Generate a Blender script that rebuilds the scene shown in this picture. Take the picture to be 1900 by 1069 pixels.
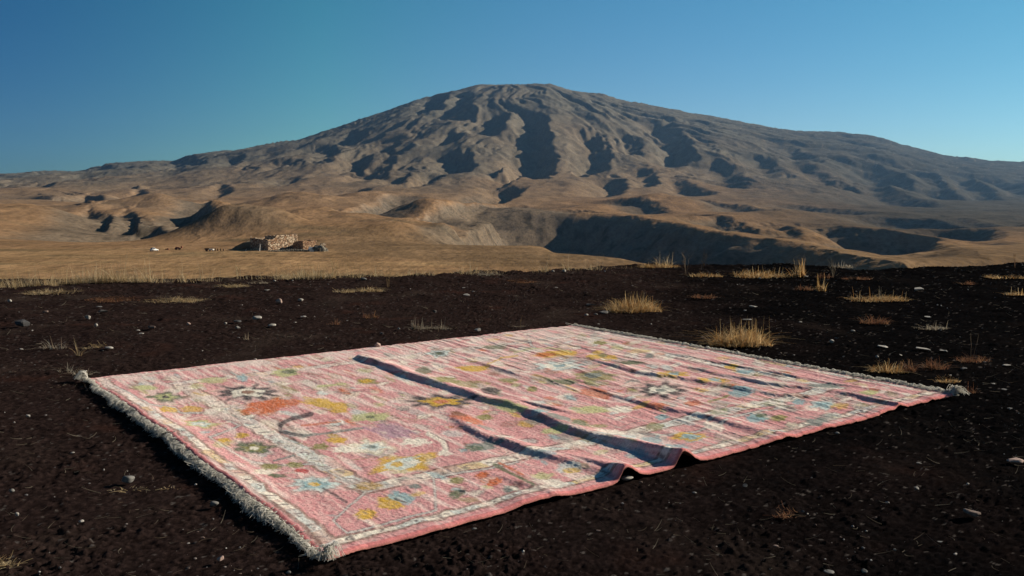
import bpy, bmesh, math, random
import numpy as np
from mathutils import Vector, Matrix

for o in list(bpy.data.objects):
    bpy.data.objects.remove(o)
scene = bpy.context.scene
C = scene.collection
random.seed(11)
rng = np.random.default_rng(11)
R = math.radians

# ------------------------------------------------------------------ camera, sky, sun, exposure
CAM_H, PITCH, FPX, CX0, CY0 = 1.15, R(5.73), 1639.0, 950.0, 534.5
cam = bpy.data.cameras.new('camera'); cam.sensor_width = 36; cam.lens = FPX * 36 / 1900
cam.clip_start = 0.05; cam.clip_end = 40000
camo = bpy.data.objects.new('camera', cam); C.objects.link(camo)
camo.location = (0, 0, CAM_H); camo.rotation_euler = (R(90) - PITCH, 0, 0)
scene.camera = camo

SUN_EL, SUN_AZ = R(24), R(22)            # azimuth: degrees ahead of due right (+X), towards +Y
sun_dir = Vector((math.cos(SUN_EL) * math.cos(SUN_AZ), math.cos(SUN_EL) * math.sin(SUN_AZ), math.sin(SUN_EL)))
sl = bpy.data.lights.new('sun', 'SUN'); sl.energy = 5.0; sl.angle = R(0.5); sl.color = (1.0, 0.87, 0.70)
so = bpy.data.objects.new('sun', sl); C.objects.link(so)
so.rotation_euler = sun_dir.to_track_quat('Z', 'Y').to_euler()

world = bpy.data.worlds.new('World'); scene.world = world; world.use_nodes = True
wn, wl = world.node_tree.nodes, world.node_tree.links
wn.clear()
sky = wn.new('ShaderNodeTexSky'); sky.sky_type = 'NISHITA'; sky.sun_disc = False
sky.sun_elevation = SUN_EL; sky.sun_rotation = R(90) - SUN_AZ
sky.altitude = 1800; sky.air_density = 1.0; sky.dust_density = 0.15; sky.ozone_density = 1.5
# the sky is deeper away from the sun: a tint by compass direction
geo = wn.new('ShaderNodeTexCoord'); sx_ = wn.new('ShaderNodeSeparateXYZ'); wl.new(geo.outputs['Generated'], sx_.inputs[0])
mr = wn.new('ShaderNodeMapRange'); mr.inputs[1].default_value = -1; mr.inputs[2].default_value = 1; wl.new(sx_.outputs[0], mr.inputs[0])
cr0 = wn.new('ShaderNodeValToRGB'); wl.new(mr.outputs[0], cr0.inputs[0]); cr0.color_ramp.interpolation = 'B_SPLINE'
for _i, (_p, _c) in enumerate([(0.0, (0.10, 0.30, 0.50)), (0.27, (0.13, 0.34, 0.61)), (0.50, (0.98, 1.60, 1.10)), (0.75, (0.66, 0.93, 0.88)), (1.0, (0.62, 0.86, 0.84))]):
    if _i > 1: cr0.color_ramp.elements.new(_p)
for _e, (_p, _c) in zip(cr0.color_ramp.elements, [(0.0, (0.10, 0.30, 0.50)), (0.27, (0.13, 0.34, 0.61)), (0.50, (0.98, 1.60, 1.10)), (0.75, (0.66, 0.93, 0.88)), (1.0, (0.62, 0.86, 0.84))]):
    _e.position = _p; _e.color = (*_c, 1)
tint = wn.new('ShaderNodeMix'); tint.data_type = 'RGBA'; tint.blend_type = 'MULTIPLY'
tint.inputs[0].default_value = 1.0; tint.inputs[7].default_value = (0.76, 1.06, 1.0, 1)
bg = wn.new('ShaderNodeBackground'); bg.inputs[1].default_value = 0.062
wo = wn.new('ShaderNodeOutputWorld')
hs = wn.new('ShaderNodeHueSaturation'); hs.inputs['Saturation'].default_value = 1.35
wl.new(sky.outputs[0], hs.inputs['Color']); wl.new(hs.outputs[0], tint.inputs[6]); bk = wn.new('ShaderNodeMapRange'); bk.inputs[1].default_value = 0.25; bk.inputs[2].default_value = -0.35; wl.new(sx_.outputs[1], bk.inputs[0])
bm_ = wn.new('ShaderNodeMix'); bm_.data_type = 'RGBA'; wl.new(bk.outputs[0], bm_.inputs[0]); wl.new(cr0.outputs[0], bm_.inputs[6]); bm_.inputs[7].default_value = (0.62, 0.46, 0.38, 1)  # unseen sky behind the camera, tinted warm grey to make fill light less blue
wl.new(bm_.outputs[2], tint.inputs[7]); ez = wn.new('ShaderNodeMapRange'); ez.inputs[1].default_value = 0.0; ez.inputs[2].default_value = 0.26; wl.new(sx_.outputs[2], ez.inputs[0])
em = wn.new('ShaderNodeMix'); em.data_type = 'RGBA'; wl.new(ez.outputs[0], em.inputs[0]); em.inputs[6].default_value = (0.84, 0.76, 0.95, 1); em.inputs[7].default_value = (1.04, 1.17, 1.02, 1)
t2 = wn.new('ShaderNodeMix'); t2.data_type = 'RGBA'; t2.blend_type = 'MULTIPLY'; t2.inputs[0].default_value = 1.0
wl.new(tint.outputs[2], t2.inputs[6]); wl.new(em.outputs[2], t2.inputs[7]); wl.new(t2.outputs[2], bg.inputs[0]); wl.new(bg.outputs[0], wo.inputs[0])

scene.view_settings.view_transform = 'Standard'
scene.view_settings.look = 'None'
scene.view_settings.gamma = 1.0
scene.view_settings.exposure = 0.5
scene.cycles.volume_bounces = 0
scene.cycles.max_bounces = 6

# ------------------------------------------------------------------ helpers
def hash2(ix, iy, seed):
    h = (ix.astype(np.int64) * 374761393 + iy.astype(np.int64) * 668265263 + seed * 974711 + 12345) & 0xffffffff
    h = ((h ^ (h >> 13)) * 1274126177) & 0xffffffff
    h = ((h ^ (h >> 15)) * 2246822519) & 0xffffffff
    return (h ^ (h >> 16)) / 4294967296.0

def pnoise(x, y, seed=0):
    x = np.asarray(x, float); y = np.asarray(y, float)
    x0 = np.floor(x).astype(np.int64); y0 = np.floor(y).astype(np.int64)
    fx = x - x0; fy = y - y0
    u = fx * fx * fx * (fx * (fx * 6 - 15) + 10); v = fy * fy * fy * (fy * (fy * 6 - 15) + 10)
    def g(i, j):
        a = hash2(x0 + i, y0 + j, seed) * 2 * math.pi
        return np.cos(a) * (fx - i) + np.sin(a) * (fy - j)
    return 1.5 * ((g(0, 0) * (1 - u) + g(1, 0) * u) * (1 - v) + (g(0, 1) * (1 - u) + g(1, 1) * u) * v)

def fbm(x, y, octs=4, seed=0, gain=0.5, ridged=False):
    s = 0; a = 1.0; t = 0
    for k in range(octs):
        n = pnoise(x * 2 ** k + 17.3 * k, y * 2 ** k - 9.1 * k, seed + k)
        if ridged: n = 1 - 2 * np.abs(n)
        s = s + a * n; t += a; a *= gain
    return s / t

def worley(x, y, seed=0):
    """distance to the nearest cell point, and that cell's random number"""
    x0 = np.floor(x).astype(np.int64); y0 = np.floor(y).astype(np.int64)
    best = np.full(x.shape, 9.0); rid = np.zeros(x.shape)
    for i in (-1, 0, 1):
        for j in (-1, 0, 1):
            cx = x0 + i; cy = y0 + j
            dx = cx + hash2(cx, cy, seed) - x; dy = cy + hash2(cx, cy, seed + 1) - y
            d = dx * dx + dy * dy
            m = d < best
            best = np.where(m, d, best); rid = np.where(m, hash2(cx, cy, seed + 2), rid)
    return np.sqrt(best), rid

def sstep(a, b, x):
    t = np.clip((x - a) / (b - a), 0, 1)
    return t * t * (3 - 2 * t)

def lin(r, g, b):
    f = lambda c: (c / 255 / 12.92) if c / 255 <= 0.04045 else ((c / 255 + 0.055) / 1.055) ** 2.4
    return (f(r), f(g), f(b))

def ray(px, py):
    cx = (px - CX0) / FPX; cy = (CY0 - py) / FPX
    return cx, math.cos(PITCH) + cy * math.sin(PITCH), -math.sin(PITCH) + cy * math.cos(PITCH)

def project(x, y, z):
    dz = z - CAM_H
    f = y * math.cos(PITCH) - dz * math.sin(PITCH)
    u = y * math.sin(PITCH) + dz * math.cos(PITCH)
    return CX0 + FPX * x / f, CY0 - FPX * u / f

def plane_pt(px, py, z=0.0):
    rx, ry, rz = ray(px, py); t = (z - CAM_H) / rz
    return rx * t, ry * t

def link(name, me, mat=None, parent=None):
    o = bpy.data.objects.new(name, me); C.objects.link(o)
    if mat: me.materials.append(mat)
    if parent: o.parent = parent
    return o

def mesh_np(name, verts, faces, mat=None, parent=None, smooth=True, col=None):
    """verts n x 3, faces m x k (k the same for all)"""
    verts = np.asarray(verts, np.float32); faces = np.asarray(faces, np.int32)
    me = bpy.data.meshes.new(name)
    me.vertices.add(len(verts)); me.vertices.foreach_set('co', verts.ravel())
    k = faces.shape[1]
    me.loops.add(faces.size); me.loops.foreach_set('vertex_index', faces.ravel())
    me.polygons.add(len(faces))
    me.polygons.foreach_set('loop_start', np.arange(0, faces.size, k, dtype=np.int32))
    me.polygons.foreach_set('loop_total', np.full(len(faces), k, np.int32))
    me.polygons.foreach_set('use_smooth', np.full(len(faces), smooth, bool))
    if col is not None:
        at = me.color_attributes.new('Col', 'FLOAT_COLOR', 'POINT')
        c4 = np.ones((len(verts), 4), np.float32); c4[:, :3] = col
        at.data.foreach_set('color', c4.ravel())
    me.update(calc_edges=True); me.validate()
    return link(name, me, mat, parent)

def grid_faces(nr, nc):
    i = np.arange(nr * nc).reshape(nr, nc)
    return np.stack([i[:-1, :-1], i[:-1, 1:], i[1:, 1:], i[1:, :-1]], -1).reshape(-1, 4)

def tag(o, label=None, cat=None, group=None, kind=None):
    if label: o['label'] = label
    if cat: o['category'] = cat
    if group: o['group'] = group
    if kind: o['kind'] = kind
    return o

def empty(name, loc, rz=0.0):
    o = bpy.data.objects.new(name, None); C.objects.link(o)
    o.location = loc; o.rotation_euler = (0, 0, rz); o.empty_display_size = 0.1
    return o

# ------------------------------------------------------------------ materials
def new_mat(name, rough=0.9, spec=0.2):
    m = bpy.data.materials.new(name); m.use_nodes = True
    b = m.node_tree.nodes['Principled BSDF']
    b.inputs['Roughness'].default_value = rough; b.inputs['Specular IOR Level'].default_value = spec
    return m, m.node_tree.nodes, m.node_tree.links, b

def nd(nodes, typ, **kw):
    n = nodes.new(typ)
    for k, v in kw.items(): setattr(n, k, v)
    return n

def noise_tex(nodes, links, coord, scale, detail=4, rough=0.55, stretch=None):
    src = coord
    if stretch:
        mp = nd(nodes, 'ShaderNodeMapping'); mp.inputs['Scale'].default_value = stretch
        links.new(coord, mp.inputs[0]); src = mp.outputs[0]
    n = nd(nodes, 'ShaderNodeTexNoise'); n.inputs['Scale'].default_value = scale
    n.inputs['Detail'].default_value = detail; n.inputs['Roughness'].default_value = rough
    links.new(src, n.inputs['Vector'])
    return n

def ramp(nodes, links, fac, stops):
    r = nd(nodes, 'ShaderNodeValToRGB')
    while len(r.color_ramp.elements) < len(stops): r.color_ramp.elements.new(0.5)
    for e, (p, c) in zip(r.color_ramp.elements, stops):
        e.position = p; e.color = (*c, 1) if len(c) == 3 else c
    links.new(fac, r.inputs[0])
    return r

def mul(nodes, links, a, b, mode='MULTIPLY', fac=1.0):
    m = nd(nodes, 'ShaderNodeMix', data_type='RGBA', blend_type=mode)
    m.inputs[0].default_value = fac
    links.new(a, m.inputs[6])
    if isinstance(b, tuple): m.inputs[7].default_value = (*b, 1)
    else: links.new(b, m.inputs[7])
    return m.outputs[2]

def bump(nodes, links, height, strength, dist, bsdf, prev=None):
    b = nd(nodes, 'ShaderNodeBump'); b.inputs['Strength'].default_value = strength
    b.inputs['Distance'].default_value = dist
    links.new(height, b.inputs['Height'])
    if prev: links.new(prev, b.inputs['Normal'])
    links.new(b.outputs[0], bsdf.inputs['Normal'])
    return b.outputs[0]

def mat_attr(name, scale, stretch=None, contrast=0.35, rough=0.95, spec=0.08, bump_s=0, bump_d=0.01, bump_scale=None, fine=None):
    m, n, l, b = new_mat(name, rough, spec)
    a = nd(n, 'ShaderNodeAttribute', attribute_name='Col')
    tc = nd(n, 'ShaderNodeTexCoord')
    nz = noise_tex(n, l, tc.outputs['Object'], scale, 6, 0.65, stretch)
    r = ramp(n, l, nz.outputs[0], [(0.25, (1 - contrast,) * 3), (0.75, (1 + contrast,) * 3)])
    c_ = mul(n, l, a.outputs['Color'], r.outputs[0])
    if fine:
        nf = noise_tex(n, l, tc.outputs['Object'], fine, 5, 0.7, (1, 0.3, 1))
        rf_ = ramp(n, l, nf.outputs[0], [(0.30, (0.55, 0.55, 0.55)), (0.50, (1, 1, 1)), (0.72, (1.35, 1.33, 1.28))])
        c_ = mul(n, l, c_, rf_.outputs[0])
    l.new(c_, b.inputs['Base Color'])
    if bump_s:
        nb = noise_tex(n, l, tc.outputs['Object'], bump_scale or scale * 3, 5, 0.65, stretch)
        bump(n, l, nb.outputs[0], bump_s, bump_d, b)
    return m

def mat_noise(name, c1, c2, scale=5, rough=0.85, spec=0.2, bump_s=0.3, bump_d=0.01, metal=0):
    m, n, l, b = new_mat(name, rough, spec)
    tc = nd(n, 'ShaderNodeTexCoord')
    nz = noise_tex(n, l, tc.outputs['Object'], scale, 6, 0.65)
    r = ramp(n, l, nz.outputs[0], [(0.3, c1), (0.7, c2)])
    l.new(r.outputs[0], b.inputs['Base Color']); b.inputs['Metallic'].default_value = metal
    if bump_s: bump(n, l, nz.outputs[0], bump_s, bump_d, b)
    return m

M_ground = mat_attr('cinder', 160, None, 0.45, 1.0, 0.0, 0.9, 0.006, 260)
M_land = mat_attr('dry_hillside', 0.05, (1, 0.45, 1), 0.30, 1.0, 0.0, 0.6, 1.6, 0.14, 0.42)
M_rug = mat_attr('rug_pile', 130, None, 0.22, 1.0, 0.0, 0.8, 0.004, 300)
M_fringe = mat_noise('cotton_fringe', (0.74, 0.72, 0.66), (0.86, 0.85, 0.80), 30, 0.9, 0.1, 0)
M_straw = mat_attr('dry_straw', 12, None, 0.25, 0.8, 0.15)
M_stone_pale = mat_noise('pale_stone', (0.24, 0.225, 0.20), (0.42, 0.395, 0.36), 40, 0.8, 0.2, 0.4, 0.004)
M_stone_grey = mat_noise('grey_stone', (0.10, 0.097, 0.092), (0.20, 0.195, 0.185), 40, 0.85, 0.2, 0.4, 0.004)
M_stone_brown = mat_noise('brown_stone', (0.12, 0.085, 0.07), (0.26, 0.19, 0.16), 40, 0.85, 0.2, 0.4, 0.004)
M_stone_dark = mat_noise('dark_stone', (0.035, 0.035, 0.037), (0.08, 0.078, 0.078), 40, 0.8, 0.25, 0.4, 0.004)
M_stone_pink = mat_noise('pinkish_stone', (0.30, 0.20, 0.17), (0.48, 0.36, 0.31), 40, 0.85, 0.2, 0.4, 0.004)

def translucent(m, f):
    n, l = m.node_tree.nodes, m.node_tree.links
    b = n['Principled BSDF']; out = n['Material Output']
    t = nd(n, 'ShaderNodeBsdfTranslucent'); mx = nd(n, 'ShaderNodeMixShader'); mx.inputs[0].default_value = f
    l.new(b.inputs['Base Color'].links[0].from_socket, t.inputs[0])
    l.new(b.outputs[0], mx.inputs[1]); l.new(t.outputs[0], mx.inputs[2]); l.new(mx.outputs[0], out.inputs[0])
translucent(M_straw, 0.45); translucent(M_fringe, 0.55)

# ------------------------------------------------------------------ the far land
# image row of the unworn land at a few depths (metres) and columns of the view: the long, slow rise to the mountain
DK = np.array([30, 90, 176, 300, 420, 560, 800, 1300, 2000, 2700, 3600.])
PK = np.array([-700, -300, 0, 200, 450, 700, 950, 1200, 1450, 1700, 1900, 2250, 2600.])
SKY = np.array([(-700, 345), (-300, 332), (0, 325), (80, 322), (150, 319), (180, 313), (260, 306), (330, 301), (350, 292), (400, 284),
    (440, 280), (500, 272), (560, 262), (600, 247), (650, 232), (700, 216), (760, 195), (810, 175), (850, 168), (890, 158), (960, 155),
    (1020, 158), (1060, 170), (1120, 178), (1150, 190), (1250, 208), (1350, 226), (1450, 240), (1540, 249), (1600, 254), (1640, 264),
    (1700, 283), (1760, 295), (1830, 301), (1900, 303), (2250, 318), (2600, 335.)])
def zrow(d, row):
    cy = (CY0 - row) / FPX
    return CAM_H + d * (-math.sin(PITCH) + cy * math.cos(PITCH)) / (math.cos(PITCH) + cy * math.sin(PITCH))
PZ = -16.2
def base_rows(px):
    """px (n,) -> rows (len(DK), n)"""
    sky_r = np.interp(px, SKY[:, 0], SKY[:, 1])
    out = []
    lift = np.interp(px, [0, 400, 900, 1400, 1900], [0, 0.35, 1, 0.75, 0.35])
    for d in DK:
        if d <= 300: r = np.full(px.shape, 534.5 - FPX * math.tan(PITCH + math.atan((PZ - CAM_H) / d)))
        elif d == 420: r = np.interp(px, [0, 400, 900, 1900], [441, 444, 445, 448])
        elif d == 560: r = np.interp(px, [0, 400, 900, 1900], [420, 424, 425, 432])
        elif d == 800: r = np.interp(px, [0, 400, 900, 1900], [397, 402, 404, 412])
        elif d == 1300: r = np.interp(px, [0, 400, 900, 1900], [374, 378, 374, 388])
        elif d == 2000: r = np.interp(px, [0, 300, 600, 900, 1300, 1900], [352, 350, 332, 318, 330, 362])
        elif d == 2700: r = 0.5 * sky_r + 0.5 * np.interp(px, [0, 300, 600, 900, 1300, 1900], [347, 340, 305, 282, 300, 340])
        else: r = sky_r
        out.append(r)
    return np.array(out)

def land_base(px, d):
    rows = base_rows(px)
    Z = np.array([zrow(dk, rows[k]) for k, dk in enumerate(DK)])
    # monotone cubic in depth (Fritsch-Carlson) for every column
    h = np.diff(DK)[:, None]; dl = np.diff(Z, axis=0) / h
    m = np.zeros_like(Z); m[1:-1] = np.where(dl[:-1] * dl[1:] > 0, 2 * dl[:-1] * dl[1:] / (dl[:-1] + dl[1:] + 1e-12), 0)
    m[0] = dl[0]; m[-1] = dl[-1] * 0.55
    k = np.clip(np.searchsorted(DK, d) - 1, 0, len(DK) - 2)
    t = np.clip((d - DK[k]) / (DK[k + 1] - DK[k]), 0, 1)
    col = np.arange(len(px)); hh = (DK[k + 1] - DK[k])
    z0, z1, m0, m1 = Z[k, col], Z[k + 1, col], m[k, col], m[k + 1, col]
    z = (2 * t**3 - 3 * t**2 + 1) * z0 + (t**3 - 2 * t**2 + t) * hh * m0 + (-2 * t**3 + 3 * t**2) * z1 + (t**3 - t**2) * hh * m1
    back = np.clip(d - DK[-1], 0, None)
    return z - 0.10 * back - 0.00007 * back**2

def depth_at(px, row):
    ds = np.geomspace(100, 3600, 500)
    z = land_base(np.full(500, float(px)), ds)
    _, rr = project((px - CX0) / FPX * ds, ds, z)
    rr = np.minimum.accumulate(rr)
    return float(np.interp(-row, -rr, ds))

# worn slopes that face away from the sun. Rim as traced points, ordered left to right / top to bottom:
# the hollow lies on the right-hand side of the line. (rim points, depth m, steep width m, recovery width m)
CUTS = [
  # the mountain's gullies
  ([(985, 200), (1012, 216), (1024, 245), (1030, 280), (1036, 306), (1022, 335)], 58, 58, 130),
  ([(948, 202), (938, 226), (924, 250)], 48, 62, 90),
  ([(842, 168), (834, 185), (824, 202)], 42, 60, 80),
  ([(886, 163), (876, 185), (860, 208)], 36, 56, 80),
  ([(1072, 240), (1118, 246), (1132, 272), (1138, 298), (1122, 322)], 44, 56, 110),
  ([(1182, 246), (1190, 270), (1194, 294)], 40, 56, 90),
  ([(1206, 226), (1246, 230), (1272, 258), (1292, 290), (1296, 310)], 52, 78, 120),
  ([(1276, 244), (1318, 262), (1330, 290)], 34, 60, 90),
  ([(1555, 300), (1610, 306), (1650, 318), (1680, 336), (1700, 350)], 46, 76, 130),
  ([(1440, 262), (1500, 285), (1530, 310)], 22, 60, 110),
  ([(1400, 285), (1440, 310), (1470, 335)], 20, 55, 100),
  ([(1330, 295), (1375, 325), (1410, 350)], 20, 52, 100),
  ([(1700, 318), (1740, 335), (1780, 362)], 30, 62, 120),
  ([(1780, 330), (1830, 350), (1870, 375)], 26, 62, 120),
  ([(1640, 345), (1700, 368), (1770, 385)], 18, 50, 100),
  ([(866, 238), (858, 256), (838, 268)], 32, 50, 70),
  ([(700, 236), (680, 254), (650, 268)], 30, 52, 80),
  ([(752, 258), (742, 274), (722, 286)], 24, 44, 70),
  ([(700, 278), (694, 294), (680, 308)], 26, 42, 70),
  ([(736, 288), (732, 306), (722, 332)], 36, 52, 80),
  ([(774, 268), (764, 284), (746, 296)], 22, 42, 60),
  ([(870, 274), (884, 296), (886, 318)], 36, 54, 80),
  ([(912, 276), (914, 292), (904, 302)], 24, 36, 60),
  ([(1044, 282), (1038, 308), (1024, 336)], 34, 52, 80),
  ([(830, 322), (816, 336), (796, 348)], 26, 40, 60),
  ([(768, 318), (764, 330), (752, 340)], 20, 32, 50),
  ([(936, 302), (932, 314), (920, 322)], 18, 32, 50),
  ([(968, 326), (962, 338), (944, 346)], 20, 36, 60),
  ([(984, 346), (968, 364), (930, 378)], 26, 40, 60),
  ([(1160, 330), (1166, 350), (1150, 364)], 22, 40, 60),
  ([(1215, 318), (1222, 338), (1206, 352)], 20, 36, 60),
  ([(700, 350), (680, 362), (650, 372)], 18, 36, 60),
  ([(575, 298), (562, 306), (540, 312)], 22, 40, 60),
  ([(574, 328), (560, 338), (536, 346)], 20, 34, 60),
  ([(462, 288), (458, 300), (446, 308)], 20, 36, 60),
  ([(590, 274), (580, 284), (560, 292)], 20, 38, 60),
  ([(620, 262), (640, 280), (630, 296)], 18, 42, 70),
  ([(344, 293), (372, 290), (400, 300)], 22, 60, 120),
  ([(160, 317), (230, 312), (300, 318)], 16, 60, 160),
  # the plateau scarps on the left
  ([(-40, 350), (10, 345), (40, 350), (75, 345), (140, 351)], 26, 62, 130),
  ([(88, 362), (120, 366), (160, 361), (215, 368)], 21, 46, 100),
  ([(232, 358), (265, 352), (284, 362), (278, 374)], 20, 42, 90),
  ([(128, 391), (170, 384), (200, 390), (240, 386), (292, 404), (330, 428), (356, 448)], 9, 28, 60),
  ([(250, 390), (262, 402), (258, 416)], 8, 14, 24), ([(205, 387), (214, 398), (204, 408)], 7, 14, 24),
  ([(1580, 262), (1640, 280), (1700, 300)], 18, 60, 120), ([(1480, 300), (1540, 330), (1600, 352)], 16, 46, 90), ([(1260, 330), (1300, 350), (1350, 362)], 16, 40, 80), ([(1840, 330), (1890, 345), (1950, 370)], 24, 62, 120),
  ([(378, 352), (420, 346), (440, 356), (410, 372)], 10, 24, 50),
  ([(362, 376), (405, 376), (404, 392), (372, 420)], 9, 20, 36),
  # the knoll above the stone house
  ([(425, 396), (428, 408), (400, 428), (372, 446)], 14, 42, 60), ([(420, 398), (470, 396), (530, 398), (556, 412)], 20, 60, 60), ([(500, 402), (512, 418), (505, 436)], 10, 20, 30),
  # ravines left of centre
  ([(600, 408), (640, 392), (690, 380), (720, 372)], 13, 26, 50),
  ([(742, 412), (790, 402), (860, 392), (930, 378)], 9, 22, 60),
  ([(800, 440), (850, 424), (890, 408), (918, 398)], 10, 30, 40),
  # the big dark hill and the ridges right of it
  ([(1100, 396), (1125, 397), (1170, 402), (1240, 412), (1310, 426), (1380, 438), (1490, 447), (1575, 466), (1700, 497), (1860, 545)], 38, 66, 50, 70),
  ([(1284, 404), (1340, 404), (1390, 412), (1420, 432)], 13, 30, 46),
  ([(1405, 414), (1450, 413), (1475, 420), (1500, 442)], 15, 28, 46),
  ([(1500, 414), (1570, 424), (1660, 431), (1735, 438), (1775, 455), (1845, 490)], 20, 40, 60),
  ([(1730, 424), (1790, 427), (1850, 431), (1900, 456)], 15, 34, 60),
  ([(1780, 405), (1850, 412), (1950, 425)], 12, 40, 80),
  ([(1290, 376), (1380, 384), (1460, 398)], 9, 30, 70),
  ([(1480, 378), (1570, 386), (1660, 398)], 9, 32, 70),
  ([(1620, 398), (1720, 404), (1800, 412)], 9, 30, 70),
  ([(1130, 378), (1200, 382), (1260, 392)], 8, 26, 60),
  ([(960, 410), (985, 420), (1010, 455)], 7, 16, 40),
]

def cut_field(X, Y):
    tot = np.zeros_like(X); ero = np.zeros_like(X); G = np.ones_like(X); parts = []
    for ci, cut_ in enumerate(CUTS):
        rim, D, w1, w2 = cut_[:4]; fl = (cut_[4] if len(cut_) > 4 else 0) / w1
        if np.mean([q[1] for q in rim]) < 345: D *= 0.74
        if np.mean([q[0] for q in rim]) < 620 and np.mean([q[1] for q in rim]) > 325: D, w1 = D * 1.0, w1 * 1.2
        pts = []
        for (px, row) in rim:
            d = depth_at(px, row); pts.append(((px - CX0) / FPX * d, d))
        pts = np.array(pts)
        # densify with Catmull-Rom
        P = np.vstack([2 * pts[0] - pts[1], pts, 2 * pts[-1] - pts[-2]]); den = []
        for i in range(1, len(P) - 2):
            for t in np.linspace(0, 1, 6, endpoint=False):
                p0, p1, p2, p3 = P[i - 1:i + 3]
                den.append(0.5 * (2 * p1 + (p2 - p0) * t + (2 * p0 - 5 * p1 + 4 * p2 - p3) * t**2 + (3 * p1 - p0 - 3 * p2 + p3) * t**3))
        den.append(P[-2]); den = np.array(den)
        seg = np.diff(den, axis=0); L = np.hypot(seg[:, 0], seg[:, 1]); acc = np.r_[0, np.cumsum(L)]
        lo = den.min(0) - (w1 + w2 * 1.7 + fl * w1) * 1.15; hi = den.max(0) + (w1 + w2 * 1.7 + fl * w1) * 1.15
        m = (X > lo[0]) & (X < hi[0]) & (Y > lo[1]) & (Y < hi[1])
        if not m.any(): continue
        x, y = X[m], Y[m]
        wob = min(w1 * (0.55 if np.mean([q[1] for q in rim]) < 345 else 0.25), 24)
        xx = x + wob * fbm(x / (w1 * 1.3), y / (w1 * 1.6), 4, 50 + ci, 0.6); yy = y + wob * fbm(x / (w1 * 1.3) + 40, y / (w1 * 1.6), 3, 90 + ci)
        fd = min(0.28, 1.3 * w1 / acc[-1])
        W = np.zeros_like(x); v = np.zeros_like(x); er = np.zeros_like(x); gd = np.zeros_like(x)
        for i in range(len(seg)):
            rx, ry = xx - den[i, 0], yy - den[i, 1]
            t = np.clip((rx * seg[i, 0] + ry * seg[i, 1]) / (L[i]**2 + 1e-9), 0, 1)
            dd = (rx - t * seg[i, 0])**2 + (ry - t * seg[i, 1])**2
            k = -np.sign(seg[i, 0] * ry - seg[i, 1] * rx) * np.sqrt(dd) / w1
            u = (acc[i] + t * L[i]) / acc[-1]
            env = sstep(0, fd, u) * sstep(1, 1 - fd, u)
            far_ = np.mean(pts[:, 1]); w2_ = w2 * (1.25 if far_ > 1400 or pts[:, 0].mean() > 60 else 1.7)
            down = np.where(k < 0, 0, np.where(k < 1, sstep(-0.15, 1.15, k) * 1.10 - 0.04, np.where(k < 1 + fl, 1, 1 - sstep(1 + fl, 1 + fl + w2_ / w1, k))))
            w = L[i] / (dd + (0.10 * w1)**2)**2
            W += w; v += w * env * np.clip(down, 0, 1); er += w * env * np.exp(-((k - 0.45) / 0.5)**2) * (k > -0.2); gd += w * env * np.where(k < 0, np.exp(-(k / 0.8)**2), np.exp(-(k / 0.25)**2))
        v = -D * v / W; er = er / W
        gd = 1 - 0.92 * np.clip(gd / W, 0, 1) * min(1, D / 14)
        G[m] *= gd; parts.append((m, v, gd, er))
    for m, v, gd, er in parts:               # a hollow does not eat into its neighbour's rim
        v = v * np.clip(G[m] / gd, 0, 1)
        tot[m] = np.minimum(tot[m], v) + 0.35 * np.maximum(tot[m], v)
        ero[m] = np.maximum(ero[m], er)
    return tot, ero

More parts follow.
